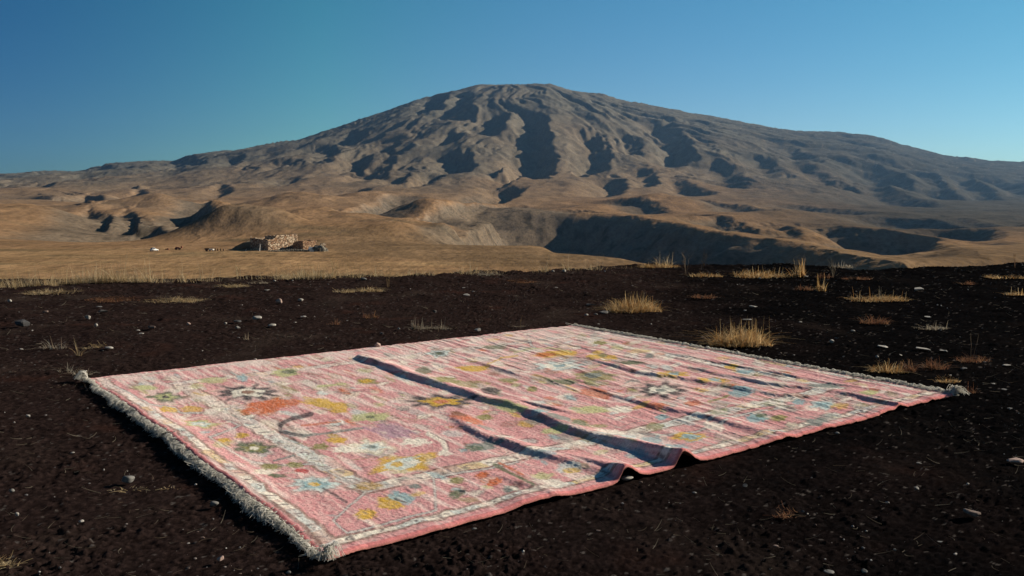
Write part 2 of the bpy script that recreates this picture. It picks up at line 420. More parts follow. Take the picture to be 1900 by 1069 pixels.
# low hills of the foreland: column in the view, depth, half width, half depth (m), height (m), lumpiness
HILLS = [(462, 440, 24, 34, 13.5, 0.25), (120, 440, 95, 46, 5.5, 0.3), (720, 440, 62, 60, 7.0, 0.3), (880, 480, 30, 50, 7.5, 0.3),
         (250, 640, 46, 60, 8, 0.5), (60, 760, 60, 70, 9, 0.5), (420, 860, 42, 60, 14, 0.4), (600, 760, 58, 70, 12, 0.4), (560, 1150, 70, 90, 18, 0.5),
         (760, 900, 60, 80, 13, 0.4), (300, 1200, 80, 100, 12, 0.5), (960, 1000, 60, 80, 13, 0.4), (700, 1350, 80, 100, 18, 0.5), (1250, 1250, 80, 100, 14, 0.5)]
def land_height(px, d, x, y):
    z = land_base(px, d)
    mt = sstep(1200, 2600, d)
    cut, ero = cut_field(x, y)
    amp = sstep(330, 700, d)
    xe = (np.interp(d, [140, 180, 220, 265, 300, 360, 420, 500], [1560, 1410, 1265, 1150, 1035, 950, 880, 760]) - CX0) / FPX * d
    valley = sstep(-4, 34, x - xe + 5 * pnoise(x / 30, d / 30, 78))
    z = z - 14 * valley * sstep(1160, 1330, px + 25 * pnoise(d / 30, px * 0 + 3, 77)) * sstep(np.interp(px, [1300, 1600, 1700, 1900], [240, 240, 262, 275]), np.interp(px, [1300, 1600, 1700, 1900], [180, 180, 200, 205]), d)
    # slow swells, then gullies that run down from the summit, then creases
    z = z + amp * (1 - mt) * (7.5 * fbm(x / 150, y / 230, 3, 5))
    for hp, hd, ha, hb, hh_, q in HILLS:
        lump = 1 - q + q * (0.9 + 0.9 * fbm(x / (ha * 0.8), y / hb, 3, int(hp)))
        z = z + hh_ * np.exp(-(np.abs(x - (hp - CX0) / FPX * hd) / ha)**2.4 - (np.abs(y - hd) / hb)**2.2) * lump * sstep(322, 370, d)
    z = z + mt * 16 * fbm(x / 420, y / 500, 3, 6)
    sx, sy = 25.0, 3750.0
    ang = np.arctan2(x - sx, sy - y); rr = np.hypot(x - sx, y - sy)
    wv = 0.12 * fbm(x / 300, y / 300, 3, 21)
    rg = fbm((ang + wv) * 9, rr / 700, 4, 8, 0.5, True)
    fade = sstep(60, 500, rr) * sstep(4000, 3300, d)
    z = z + mt * fade * 17 * (rg - 0.3)
    rgf = fbm((ang + wv) * 26, rr / 260, 3, 91, 0.55, True)
    z = z + mt * fade * 9 * (rgf - 0.3) * sstep(-0.2, 0.5, fbm(x / 350, y / 350, 2, 93) + 0.15)
    rg2 = fbm(x / 110 + wv * 4, y / 170, 5, 31, 0.55, True)
    z = z + (amp * (1 - 0.5 * mt) * 2.0 + mt * 2.0) * (rg2 - 0.3)
    z = z + mt * 2.6 * (fbm(x / 48 + wv * 3, y / 90, 4, 95, 0.6, True) - 0.3) + mt * 1.0 * fbm(x / 14, y / 20, 3, 96)
    z = z + (0.15 + 0.3 * amp + 0.5 * mt) * fbm(x / 24, y / 34, 3, 41)
    ribs = fbm(x / 7, y / 22, 2, 71, 0.5, True)
    cut = cut * np.maximum(sstep(325, 400, d), sstep(960, 1120, px)); cut = cut * np.maximum(valley, sstep(330, 480, d)); ero = ero * sstep(300, 400, d)
    z = z + cut * (1 + 0.10 * rg2) + ero * amp * 1.3 * ribs
    z = z + 0.10 * fbm(x / 9, y / 9, 2, 44)
    return z, ero, cut, rg2

NC = 1150
pxs = np.linspace(-620, 2520, NC)
ds = np.r_[np.geomspace(34, 160, 30, endpoint=False), np.geomspace(160, 300, 130, endpoint=False), np.geomspace(300, 900, 250, endpoint=False), np.geomspace(900, 3650, 380, endpoint=False), np.geomspace(3650, 5200, 24)]
NR = len(ds)
PX, DD = np.meshgrid(pxs, ds)
XX = (PX - CX0) / FPX * DD
zf, ef, cf, rf = (a.reshape(NR, NC) for a in land_height(PX.ravel(), DD.ravel(), XX.ravel(), DD.ravel()))
LAND_Z = zf
def land_z(px, d):
    i = np.clip(np.searchsorted(ds, d), 1, NR - 1); t = (d - ds[i - 1]) / (ds[i] - ds[i - 1])
    j = np.clip((px - pxs[0]) / (pxs[1] - pxs[0]), 0, NC - 1.001); j0 = int(j); f = j - j0
    g = lambda k: LAND_Z[k, j0] * (1 - f) + LAND_Z[k, j0 + 1] * f
    return float(g(i - 1) * (1 - t) + g(i) * t)

# colours of the land: dry grass, thin olive turf higher up, bare pale clay on worn banks, dark scrub in ravines
gx = np.gradient(zf, axis=1) / np.gradient(XX, axis=1); gy = np.gradient(zf, axis=0) / np.gradient(DD, axis=0)
slope = np.hypot(gx, gy)
def mixc(a, b, t): return a * (1 - t[..., None]) + np.asarray(b) * t[..., None]
col = np.zeros((NR, NC, 3)) + np.array((0.245, 0.15, 0.08))
pn = fbm(XX / 60, DD / 26, 4, 61); pn2 = fbm(XX / 300, DD / 420, 3, 62)
col = mixc(col, (0.31, 0.20, 0.10), np.clip(sstep(350, 280, DD) * (0.5 + pn), 0, 1))
col = mixc(col, (0.14, 0.105, 0.06), np.clip(sstep(0.05, 0.5, pn) * 0.75 * sstep(1400, 300, DD), 0, 1))
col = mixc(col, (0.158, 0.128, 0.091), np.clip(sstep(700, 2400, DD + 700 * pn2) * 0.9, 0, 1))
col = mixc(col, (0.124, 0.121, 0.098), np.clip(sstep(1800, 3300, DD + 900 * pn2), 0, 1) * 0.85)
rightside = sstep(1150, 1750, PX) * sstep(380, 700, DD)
col = mixc(col, (0.060, 0.059, 0.050), rightside * 0.9)  # right flank darkened in colour so the haze there reads bluer
clay = ef * sstep(0.15, 0.5, slope) * np.clip(0.5 + 1.2 * fbm(XX / 14, DD / 40, 3, 63), 0, 1)
col = mixc(col, (0.22, 0.18, 0.14), np.clip(clay, 0, 1) * 0.7 * sstep(2200, 1200, DD))
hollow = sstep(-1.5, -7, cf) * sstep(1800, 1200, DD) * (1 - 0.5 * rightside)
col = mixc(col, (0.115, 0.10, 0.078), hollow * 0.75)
knoll = np.exp(-((XX - (462 - CX0) / FPX * 440) / 26)**4 - ((DD - 428) / 34)**4)
col = mixc(col, (0.105, 0.092, 0.072), knoll * (0.55 + 0.4 * pn))
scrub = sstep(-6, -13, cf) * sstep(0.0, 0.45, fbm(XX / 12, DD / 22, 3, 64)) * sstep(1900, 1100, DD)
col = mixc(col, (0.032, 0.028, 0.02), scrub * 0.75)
hill = sstep(-14, 14, DD - np.interp(PX, [560, 600, 850, 1090, 1250], [330, 285, 240, 216, 200])) * sstep(560, 660, PX) * sstep(460, 380, DD)
col = mixc(col, (0.185, 0.122, 0.068), hill * 0.85)
mott = fbm(XX / 34, DD / 60, 5, 65, 0.62); streak = fbm(XX / 70, DD / 16, 4, 66, 0.6)
col = col * (1 + 0.30 * mott * sstep(350, 900, DD) + 0.42 * streak * sstep(700, 280, DD))[..., None]
col = mixc(col, (0.18, 0.145, 0.10), 0.4 * (1 - 0.7 * rightside) * sstep(0.22, 0.55, fbm(XX / 90, DD / 150, 5, 67, 0.6)) * sstep(1300, 2200, DD))
spots = sstep(0.42, 0.60, fbm(XX / 5, DD / 12, 3, 68)) * sstep(2600, 1500, DD) * sstep(0.1, 0.45, fbm(XX / 120, DD / 160, 2, 69) + cf * -0.02)
col = mixc(col, (0.045, 0.038, 0.026), spots * 0.6)
col = mixc(col, (0.07, 0.045, 0.03), 0.7 * sstep(0.50, 0.62, fbm(XX / 2.2, DD / 5, 3, 75)) * sstep(330, 290, DD))
mtn = sstep(1400, 2200, DD)
col = mixc(col, (0.055, 0.052, 0.042), mtn * 0.55 * sstep(0.22, 0.5, fbm(XX / 17, DD / 34, 4, 81, 0.65)))
col = mixc(col, (0.26, 0.21, 0.15), mtn * 0.45 * sstep(0.80, 0.95, fbm(XX / 60, DD / 120, 3, 82, 0.5, True)))
col = mixc(col, (0.22, 0.18, 0.14), mtn * 0.6 * sstep(0.38, 0.6, fbm(XX / 22, DD / 30, 3, 83)) * sstep(3000, 3400, DD))
LAND_COL = col
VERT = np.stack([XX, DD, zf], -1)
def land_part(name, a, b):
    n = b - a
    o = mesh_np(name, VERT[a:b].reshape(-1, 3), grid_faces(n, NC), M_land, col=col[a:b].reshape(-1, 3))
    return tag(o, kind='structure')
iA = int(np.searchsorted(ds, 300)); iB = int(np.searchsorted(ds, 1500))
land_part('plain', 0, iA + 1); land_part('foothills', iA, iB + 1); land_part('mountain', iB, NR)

# ------------------------------------------------------------------ the cinder ground
CREST = np.array([(-900, 545), (-300, 538), (0, 531), (120, 524), (200, 519), (320, 521), (420, 516), (620, 513), (760, 508), (900, 505), (1000, 502),
    (1100, 497), (1200, 492), (1300, 490), (1500, 491), (1600, 496), (1690, 498), (1800, 491), (1900, 488), (2300, 484), (2900, 482.)])
def crest_depth(px):
    row = np.interp(px, CREST[:, 0], CREST[:, 1])
    cy = (CY0 - row) / FPX
    return CAM_H * (math.cos(PITCH) + cy * math.sin(PITCH)) / (math.sin(PITCH) - cy * math.cos(PITCH))

CORN = {k: np.array(plane_pt(*p)) for k, p in dict(A=(163, 706), B=(607, 1040), Cc=(1768, 736), D=(1060, 607)).items()}
rugc = sum(CORN.values()) / 4

def gh_smooth(x, y):
    px = CX0 + FPX * x / np.maximum(y, 0.5)
    dc = crest_depth(px) + 0.35 * pnoise(x / 1.3, y / 3.0, 201)
    e = y - dc - 0.75
    fall = -0.42 * np.where(e > -3, np.log1p(np.exp(np.clip(e / 0.35, -30, 30))) * 0.35, 0)
    w = sstep(2.4, 4.2, np.hypot(x - rugc[0], (y - rugc[1])))
    und = w * (0.03 * np.clip(fbm(x / 0.8, y / 0.9, 3, 207), -0.3, 1) + 0.035 * fbm(x / 1.7, y / 1.7, 3, 202) + 0.012 * fbm(x / 0.45, y / 0.45, 2, 203) + 0.02 * pnoise(x / 3, y / 3, 204))
    rough = np.exp(-((e + 0.6) / 1.1)**2) * (0.05 * fbm(x / 0.35, y / 0.5, 4, 208) + 0.05 * np.clip(fbm(x / 1.1, y / 1.1, 3, 209), -0.4, 1))
    return np.maximum(fall + und + rough, -17.6)

nd_rows = np.r_[np.linspace(0.2, 2.3, 26, endpoint=False), np.geomspace(2.3, 17.5, 760, endpoint=False), np.geomspace(17.5, 62, 46)]
nu = np.linspace(-1.05, 1.05, 1250); nu = np.sign(nu) * np.abs(nu)**1.25
UU, YY = np.meshgrid(nu, nd_rows); GX = UU * (YY + 1.6)
gx_, gy_ = GX.ravel(), YY.ravel()
gz = gh_smooth(gx_, gy_)
wx = 0.25 * pnoise(gx_ / 0.05, gy_ / 0.05, 301); wy = 0.25 * pnoise(gx_ / 0.05, gy_ / 0.05, 302)
w1d, w1r = worley(gx_ / 0.024 + wx, gy_ / 0.024 + wy, 311)
w2d, w2r = worley(gx_ / 0.011 + wx, gy_ / 0.011 + wy, 312)
far = sstep(9, 16, gy_)
w3d, w3r = worley(gx_ / 0.10 + wx, gy_ / 0.10 + wy, 313)
clod = 0.013 * np.clip(0.62 - w3d, 0, 1) * (w3r > 0.80) * (0.4 + w3r)
grain = clod + 0.011 * np.clip(0.75 - w1d, 0, 1) * (w1r**2) * 2.0 + 0.005 * np.clip(0.8 - w2d, 0, 1) * w2r * 1.6
clump = 0.006 * fbm(gx_ / 0.13, gy_ / 0.13, 3, 320) + 0.012 * np.clip(fbm(gx_ / 0.35, gy_ / 0.35, 2, 321), 0, 1)
def in_rug(x, y, grow=0.0):
    P = [CORN['A'], CORN['B'], CORN['Cc'], CORN['D']]; ins = np.full(np.shape(x), 1e9)
    for i in range(4):
        a, b = P[i], P[(i + 1) % 4]; e = b - a; e = e / np.hypot(*e)
        ins = np.minimum(ins, e[0] * (y - a[1]) - e[1] * (x - a[0]))
    return ins + grow
under = sstep(0.06, -0.03, in_rug(gx_, gy_))
gz = gz + (grain + clump) * (0.75 + 0.7 * fbm(gx_ / 0.6, gy_ / 0.7, 2, 342)) * (1 - 0.7 * (1 - under)) * (1 + 0.8 * far) - 0.012
n1 = fbm(gx_ / 1.1, gy_ / 1.1, 4, 330); n2 = fbm(gx_ / 0.08, gy_ / 0.08, 2, 331)
red = np.clip(sstep(1.7, -1.7, gx_ - 0.18 * gy_ + 1.5 * n1) * 0.9 + 0.15 * n2, 0, 1)
gc = np.array((0.0045, 0.0043, 0.0047)) * (1 - red[:, None]) + np.array((0.026, 0.0168, 0.0152)) * red[:, None]
gc = gc * (0.35 + 1.3 * (0.4 * w1r + 0.6 * w2r**2))[:, None]
dust = sstep(0.10, 0.55, fbm(gx_ / 0.8, gy_ / 1.1, 4, 340)) * (0.12 + 0.88 * red)
gc = gc * (1 - 0.5 * dust[:, None]) + np.array((0.046, 0.034, 0.028)) * 0.5 * dust[:, None]
rufous = sstep(0.2, 0.6, fbm(gx_ / 0.5 + 9, gy_ / 0.6, 3, 341)) * red
gc = gc * (1 - 0.45 * rufous[:, None]) + np.array((0.050, 0.022, 0.016)) * 0.45 * rufous[:, None]
pale = (w2r > 0.985) & (hash2((gx_ * 60).astype(np.int64), (gy_ * 60).astype(np.int64), 5) > 0.3)
gc = np.where(pale[:, None], np.array((0.08, 0.07, 0.065)), gc)
o = mesh_np('ground', np.stack([gx_, gy_, gz], -1), grid_faces(*UU.shape), M_ground, col=gc, smooth=True)
tag(o, kind='structure')

def ground_hit(px, py):
    rx, ry, rz = ray(px, py)
    t = 1.5; prev = 1.5
    while t < 40:
        z = CAM_H + rz * t
        if z <= float(gh_smooth(np.array(rx * t), np.array(ry * t))): break
        prev = t; t *= 1.01
    for _ in range(12):
        mid = 0.5 * (prev + t)
        if CAM_H + rz * mid <= float(gh_smooth(np.array(rx * mid), np.array(ry * mid))): t = mid
        else: prev = mid
    if t > 39:
        dcr = float(crest_depth(np.array(float(px)))); t = dcr / ry
    x, y = rx * t, ry * t
    return x, y, float(gh_smooth(np.array(x), np.array(y))) + 0.004

# ------------------------------------------------------------------ the rug
A, B, Cc, Dd = CORN['A'], CORN['B'], CORN['Cc'], CORN['D']
def bil(s, t):
    s = np.asarray(s)[..., None]; t = np.asarray(t)[..., None]
    return A * (1 - s) * (1 - t) + Dd * s * (1 - t) + B * (1 - s) * t + Cc * s * t
def inv_bil(p):
    s, t = 0.5, 0.5; p = np.array(p)
    for _ in range(12):
        f = bil(s, t) - p
        ds_ = (Dd - A) * (1 - t) + (Cc - B) * t; dt_ = (B - A) * (1 - s) + (Cc - Dd) * s
        det = ds_[0] * dt_[1] - ds_[1] * dt_[0]
        s -= (f[0] * dt_[1] - f[1] * dt_[0]) / det; t -= (-f[0] * ds_[1] + f[1] * ds_[0]) / det
    return s, t
LS = 0.5 * (np.hypot(*(Dd - A)) + np.hypot(*(Cc - B))); LT = 0.5 * (np.hypot(*(B - A)) + np.hypot(*(Cc - Dd)))
def st_m(px, py, z=0.02):
    s, t = inv_bil(plane_pt(px, py, z)); return s * LS, t * LT

# fold crests: photo points with height (cm) at each, and half-widths (m) of the left and right flanks
FOLDS = [
  ([(668, 650, 5.5), (700, 659, 6), (760, 680, 6), (830, 703, 5), (900, 723, 5.0), (945, 735, 4.6), (990, 752, 4.6), (1040, 772, 5.0), (1110, 790, 5.5), (1200, 808, 6.5), (1262, 824, 7.5), (1296, 836, 8.3)], 0.066, 0.11),
  ([(935, 733, 0), (975, 740, 2.4), (1030, 754, 2.2), (1070, 768, 0)], 0.04, 0.07),
  ([(815, 758, 0), (850, 770, 2.5), (905, 794, 4.5), (985, 820, 4.6), (1060, 843, 3.5), (1128, 868, 2.5), (1150, 880, 1.5)], 0.062, 0.10),
  ([(1010, 828, 0), (1070, 836, 4), (1130, 846, 5.5), (1175, 856, 7.8)], 0.062, 0.10),
  ([(870, 665, 0), (930, 680, 1.6), (1010, 702, 1.2), (1060, 716, 0)], 0.06, 0.09),
  ([(1060, 655, 0), (1120, 668, 2.2), (1190, 685, 2.8), (1290, 699, 2.2), (1360, 712, 2.0), (1440, 724, 2.4), (1530, 736, 1.2), (1600, 745, 0)], 0.06, 0.09),
  ([(1080, 715, 0), (1180, 738, 1.8), (1270, 757, 2.6), (1350, 777, 2.4), (1430, 797, 1.6), (1470, 808, 1)], 0.055, 0.09),
  ([(1230, 668, 0), (1330, 690, 1.6), (1430, 706, 2.2), (1520, 718, 1.5), (1640, 740, 2.0), (1700, 752, 3)], 0.05, 0.08),
  ([(960, 640, 0), (1040, 656, 1.4), (1110, 664, 1.0), (1160, 672, 0)], 0.05, 0.08),
  ([(1200, 645, 0), (1300, 664, 1.0), (1420, 685, 1.2), (1560, 708, 1.5), (1650, 725, 0.8)], 0.04, 0.07),
  ([(880, 872, 0), (930, 878, 1.2), (975, 892, 1.8), (1010, 908, 0.8)], 0.05, 0.08),
]
ns, nt = 860, 780
S1 = np.linspace(0, 1, ns); T1 = np.linspace(0, 1, nt)
SS, TT = np.meshgrid(S1, T1)
sm, tm = SS * LS, TT * LT
hz = np.zeros_like(sm)
wb = 0.03 * fbm(sm / 0.5, tm / 0.5, 2, 401)
for pts, wl_, wr_ in FOLDS:
    q = np.array([(*st_m(p[0], p[1], 0.02 + p[2] * 0.01), p[2] * (0.0070 if max(z_[2] for z_ in pts) < 3.1 else 0.0052 + 0.0030 * max(0.0, (p[2] - 6.0) / 2.0))) for p in pts])
    # height as a function of t; crest position s(t)
    order = np.argsort(q[:, 1]); tq, sq, hq = q[order, 1], q[order, 0], q[order, 2]
    tq = tq + np.arange(len(tq)) * 1e-6
    tx = tm
    if tq[-1] > LT * 0.93: tq = np.r_[tq, tq[-1] + 1.0]; sq = np.r_[sq, sq[-1] + (sq[-1] - sq[-2]) / (tq[-2] - tq[-3]) * 1.0]; hq = np.r_[hq, hq[-1]]
    if tq[0] < LT * 0.07: tq = np.r_[tq[0] - 1.0, tq]; sq = np.r_[sq[0] - (sq[1] - sq[0]) / (tq[2] - tq[1]) * 1.0, sq]; hq = np.r_[hq[0], hq]
    sc = np.interp(tx, tq, sq); hc = np.interp(tx, tq, hq, left=0, right=0)
    k = sm + wb * 0.8 - sc + 0.011 * pnoise(tm / 0.26, tm * 0 + 3.3 + len(pts), 407); hc = hc * (0.98 + 0.20 * pnoise(tm / 0.17, tm * 0 + 1.7 * len(pts), 408))
    prof = np.where(k < 0, np.exp(-(np.abs(k) / wl_)**2.2 * 3.2), np.exp(-(np.abs(k) / wr_)**1.9 * 1.7))
    hz = np.maximum(hz, hc * prof) + 0.25 * np.minimum(hz, hc * prof)
hz += 0.004 * fbm(sm / 0.16, tm / 0.5, 3, 402) + 0.006 * (1 + fbm(sm / 0.6, tm / 0.7, 2, 403))
rip = fbm((sm + 0.12 * tm) / 0.11, tm / 0.9, 3, 404, 0.5, True)
hz += 0.006 * sstep(0.38, 0.62, SS) * np.clip(rip - 0.15, 0, 1) + 0.002 * np.clip(rip - 0.3, 0, 1)
hz += 0.032 * np.exp(-(sm / 0.13)**2) * sstep(0.02, 0.35, TT) * sstep(1.0, 0.75, TT) * (0.8 + 0.35 * pnoise(tm / 0.5, sm * 0 + 3, 405))
hz += 0.012 * np.exp(-((LT - tm) / 0.12)**2) * np.clip(pnoise(sm / 0.35, tm * 0 + 7, 406), 0, 1) * 1.6
# outline wavers a little
Pxy = bil(SS, TT)
es = (Dd - A) / np.hypot(*(Dd - A)); et = (B - A) / np.hypot(*(B - A))
wob_t = 0.020 * pnoise(sm / 0.55, tm * 0 + 1, 410) + 0.006 * pnoise(sm / 0.12, tm * 0 + 2, 411)
wob_s = 0.022 * pnoise(tm / 0.5, sm * 0 + 4, 412) + 0.006 * pnoise(tm / 0.1, sm * 0 + 5, 413)
Pxy = Pxy + et * (wob_t * (2 * np.abs(TT - 0.5))**2)[..., None] + es * (wob_s * (2 * np.abs(SS - 0.5))**2)[..., None]

# ---- the woven pattern, drawn on the flat rug
Fpx, Fpy = project(bil(SS, TT)[..., 0], bil(SS, TT)[..., 1], 0.02)
# warp for ragged knots
dscale = 1.0 / np.maximum(bil(SS, TT)[..., 1], 1)
jx = dscale * (9 * fbm(sm / 0.05, tm / 0.05, 2, 420) + 9 * (hash2((sm * 150).astype(np.int64), (tm * 150).astype(np.int64), 9) - 0.5))
jy = dscale * (4.5 * fbm(sm / 0.05, tm / 0.05, 2, 421) + 4 * (hash2((sm * 150).astype(np.int64), (tm * 150).astype(np.int64), 10) - 0.5))
QX, QY = Fpx + jx, Fpy + jy
PINK = np.array(lin(216, 152, 154)); CREAM = lin(246, 241, 224); BLUEC = lin(206, 222, 218); DARK = lin(50, 58, 66); YEL = lin(214, 174, 66)
OLIVE = lin(140, 140, 84); GREEN = lin(92, 110, 84); ORANGE = lin(206, 108, 62); LBLUE = lin(140, 178, 184); PURP = lin(176, 140, 160); LGREEN = lin(192, 196, 140); BROWN = lin(130, 92, 74); GREYG = lin(120, 134, 130)
rc = np.zeros((nt, ns, 3)) + PINK
pv = fbm(sm / 0.35, tm / 0.6, 3, 430); pv2 = fbm(sm / 0.05, tm / 0.35, 3, 431)
rc = rc * (1 + 0.14 * pv + 0.06 * pv2)[..., None]
rc = mixc(rc, lin(204, 116, 122), np.clip(0.45 * sstep(0.2, 0.7, fbm(sm / 0.5, tm / 0.5, 2, 432)), 0, 1))

def put(mask, c, a=1.0):
    global rc
    rc = mixc(rc, c, np.clip(mask * a, 0, 1))
def putm(m, v, c, a):
    v = np.clip(v * a, 0, 1)[:, None]
    rc[m] = rc[m] * (1 - v) + np.asarray(c) * v
def ell(x, y, rx, ry, c, rot=0, a=0.95, jag=0.0, lobes=0):
    m = (np.abs(Fpx - x) < rx * 1.9 + 8) & (np.abs(Fpy - y) < (ry + rx * abs(math.sin(R(rot)))) * 1.9 + 8)
    if not m.any(): return
    dx, dy = QX[m] - x, QY[m] - y
    if rot:
        cr_, sr_ = math.cos(R(rot)), math.sin(R(rot)); dx, dy = dx * cr_ + dy * sr_, -dx * sr_ + dy * cr_
    r = np.hypot(dx / rx, dy / ry)
    if lobes: r = r / (1 + 0.20 * np.cos(np.arctan2(dy / ry, dx / rx) * lobes + x))
    r = r / (1 + 0.75 * fbm(dx / rx * 1.7 + x, dy / ry * 1.7 + y, 4, 440, 0.65))
    putm(m, sstep(1.14, 0.72, r), c, a * 0.97)
def ring(x, y, rx, ry, c, wdt=0.3, a=0.9, lobes=0, rot=0):
    m = (np.abs(Fpx - x) < rx * 1.9 + 8) & (np.abs(Fpy - y) < ry * 2.2 + rx * 0.3 + 8)
    dx, dy = QX[m] - x, QY[m] - y
    r = np.hypot(dx / rx, dy / ry)
    if lobes: r = r / (1 + 0.18 * np.cos(np.arctan2(dy / ry, dx / rx) * lobes + x))
    mm = np.zeros(Fpx.shape); mm[m] = sstep(wdt, wdt * 0.55, np.abs(r - 1))
    put(mm, c, a)
def stroke(pts, w, c, a=0.9):
    pts = np.array(pts, float)
    lo = pts.min(0) - w - 8; hi = pts.max(0) + w + 8
    m = (Fpx > lo[0]) & (Fpx < hi[0]) & (Fpy > lo[1]) & (Fpy < hi[1])
    if not m.any(): return
    x, y = Fpx[m] + 0.6 * jx[m], Fpy[m] + 0.6 * jy[m]; best = np.full(x.shape, 1e9)
    for p, q in zip(pts[:-1], pts[1:]):
        e = q - p; t = np.clip(((x - p[0]) * e[0] + (y - p[1]) * e[1]) / (e @ e + 1e-9), 0, 1)
        best = np.minimum(best, np.hypot(x - p[0] - t * e[0], (y - p[1] - t * e[1]) * 1.25))
    putm(m, sstep(w * 0.62, w * 0.30, best), c, a * 0.95)

# the two pale guard bands run all the way round, at constant distance from the edges
o1 = 0.5 * (st_m(340, 815)[0] + st_m(520, 930)[0]); o2 = 0.5 * (st_m(445, 775)[0] + st_m(642, 880)[0])
p1 = LT - 0.5 * (st_m(823, 957)[1] + st_m(1438, 798)[1]); p2 = LT - 0.5 * (st_m(905, 856)[1] + st_m(1354, 763)[1])
js = 0.018 * fbm(sm / 0.09, tm / 0.09, 2, 450); jt = 0.018 * fbm(sm / 0.09, tm / 0.09, 2, 451)
def band(os_, ot_, half, seed):
    ds_ = np.minimum(sm, LS - sm) + js; dt_ = np.minimum(tm, LT - tm) + jt
    q = np.maximum(np.abs(np.where(ds_ / os_ < dt_ / ot_, ds_ - os_, dt_ - ot_)) , 0)
    run = np.where(ds_ / os_ < dt_ / ot_, tm, sm)
    b = sstep(half, half * 0.82, q)
    cell = np.floor(run / 0.115 + 0.3 * seed).astype(np.int64); cr_ = hash2(cell, cell * 0 + seed, 3)
    c = np.zeros(rc.shape) + CREAM
    c = mixc(c, BLUEC, ((cr_ > 0.3) & (cr_ < 0.72)).astype(float) * 0.8)
    c = mixc(c, lin(216, 190, 120), (cr_ > 0.80).astype(float) * 0.8)
    c = mixc(c, lin(196, 160, 140), (cr_ < 0.10).astype(float) * 0.7)
    mo = np.clip(fbm(sm / 0.06, tm / 0.06, 3, 460 + seed), -1, 1)
    c = mixc(c, GREYG, sstep(0.05, 0.5, mo) * 0.6); c = mixc(c, lin(206, 150, 140), sstep(-0.1, -0.5, mo) * 0.5)
    # little dark hooks in the middle of each motif
    fr = run / 0.115 + 0.3 * seed - cell - 0.5
    off = np.where(ds_ / os_ < dt_ / ot_, ds_ - os_, dt_ - ot_) / half
    hook = sstep(0.12, 0.05, np.abs(np.hypot(fr * 1.6 + 0.35 * (cr_ - 0.5), off * 0.9) - 0.38)) * (np.sin(np.arctan2(off, fr) + cr_ * 20) > -0.1) * (cr_ > 0.25)
    bar = sstep(0.10, 0.04, np.abs(fr + 0.25 * off * (cr_ - 0.4))) * (np.abs(off) < 0.7) * (cr_ < 0.5)
    c = mixc(c, DARK, np.clip(hook + bar, 0, 1) * 0.8)
    global rc_
    put(0, CREAM)
    return b, c
print('BANDS', o1, p1, o2, p2, LS, LT)
for os_, ot_, half, sd in ((o1, p1, 0.40 * o1, 1), (o2, p2, 0.046, 2)):
    b_, c_ = band(os_, ot_, half, sd)
    b_ = b_ * np.clip(0.92 + 0.4 * fbm(sm / 0.1, tm / 0.1, 4, 455), 0.4, 0.97) * (0.55 + 0.45 * sstep(0.0, 0.3, TT))
    rc = rc * (1 - b_[..., None]) + c_ * b_[..., None]
    ds_ = np.minimum(sm, LS - sm) + js; dt_ = np.minimum(tm, LT - tm) + jt
    q = np.where(ds_ / os_ < dt_ / ot_, ds_ - os_, dt_ - ot_)
    for sg in (-1, 1):
        put(sstep(0.012, 0.006, np.abs(q - sg * half * 1.12)), lin(112, 96, 84), 0.75)

# outlined lozenges of the border
for pts in ([(583, 860), (681, 908), (618, 966), (646, 988), (810, 944), (804, 886)],
            [(215, 716), (276, 753), (324, 756), (336, 765), (400, 764), (441, 788), (387, 812)],
            [(387, 812), (430, 836), (470, 856), (520, 862), (583, 860)],
            [(806, 884), (905, 870), (960, 856)], [(430, 690), (452, 700), (450, 706)],
            [(1180, 802), (1240, 806), (1290, 800), (1350, 782)], [(1312, 780), (1400, 765), (1470, 752)],
            [(981, 628), (985, 640), (992, 645)]):
    stroke(pts, 7, DARK, 0.7); stroke(pts, 4, lin(200, 200, 196), 0.9)
# small scattered motifs and thin vines that fill the field
rq = np.random.default_rng(77)
fill = [CREAM, CREAM, CREAM, lin(226, 214, 190), BLUEC, YEL, LGREEN, OLIVE, GREYG, ORANGE, LBLUE, lin(236, 200, 190), BROWN]
for i in range(560):
    s_, t_ = rq.uniform(0.04, 0.97), rq.uniform(0.03, 0.97)
    w_ = bil(s_, t_); qx, qy = project(w_[0], w_[1], 0.02); dd_ = w_[1]
    sz_ = rq.uniform(0.018, 0.06) * FPX / dd_
    if i % 3 == 0: ell(float(qx), float(qy), sz_ * 1.2, sz_ * 0.42, [DARK, BROWN, GREYG][(i // 3) % 3], rot=0, a=0.55)
    ell(float(qx), float(qy), sz_, sz_ * rq.uniform(0.22, 0.36), fill[rq.integers(len(fill))], rot=rq.uniform(-15, 25), a=rq.uniform(0.45, 0.9))
for i in range(150):
    s_, t_ = rq.uniform(0.05, 0.95), rq.uniform(0.08, 0.95); a0 = rq.uniform(0, 6.28); P_v = [np.array((s_ * LS, t_ * LT))]
    for k in range(6):
        a0 += rq.normal(0, 0.7); P_v.append(P_v[-1] + 0.07 * np.array((math.cos(a0), math.sin(a0))))
    P_v = [bil(np.clip(p[0] / LS, 0.02, 0.98), np.clip(p[1] / LT, 0.02, 0.98)) for p in P_v]
    P_v = [project(p[0], p[1], 0.02) for p in P_v]
    stroke([(float(p[0]), float(p[1])) for p in P_v], 1.7 * 6 / max(float(w_[1]), 3), [OLIVE, CREAM, GREYG, DARK, BROWN][i % 5], 0.6)
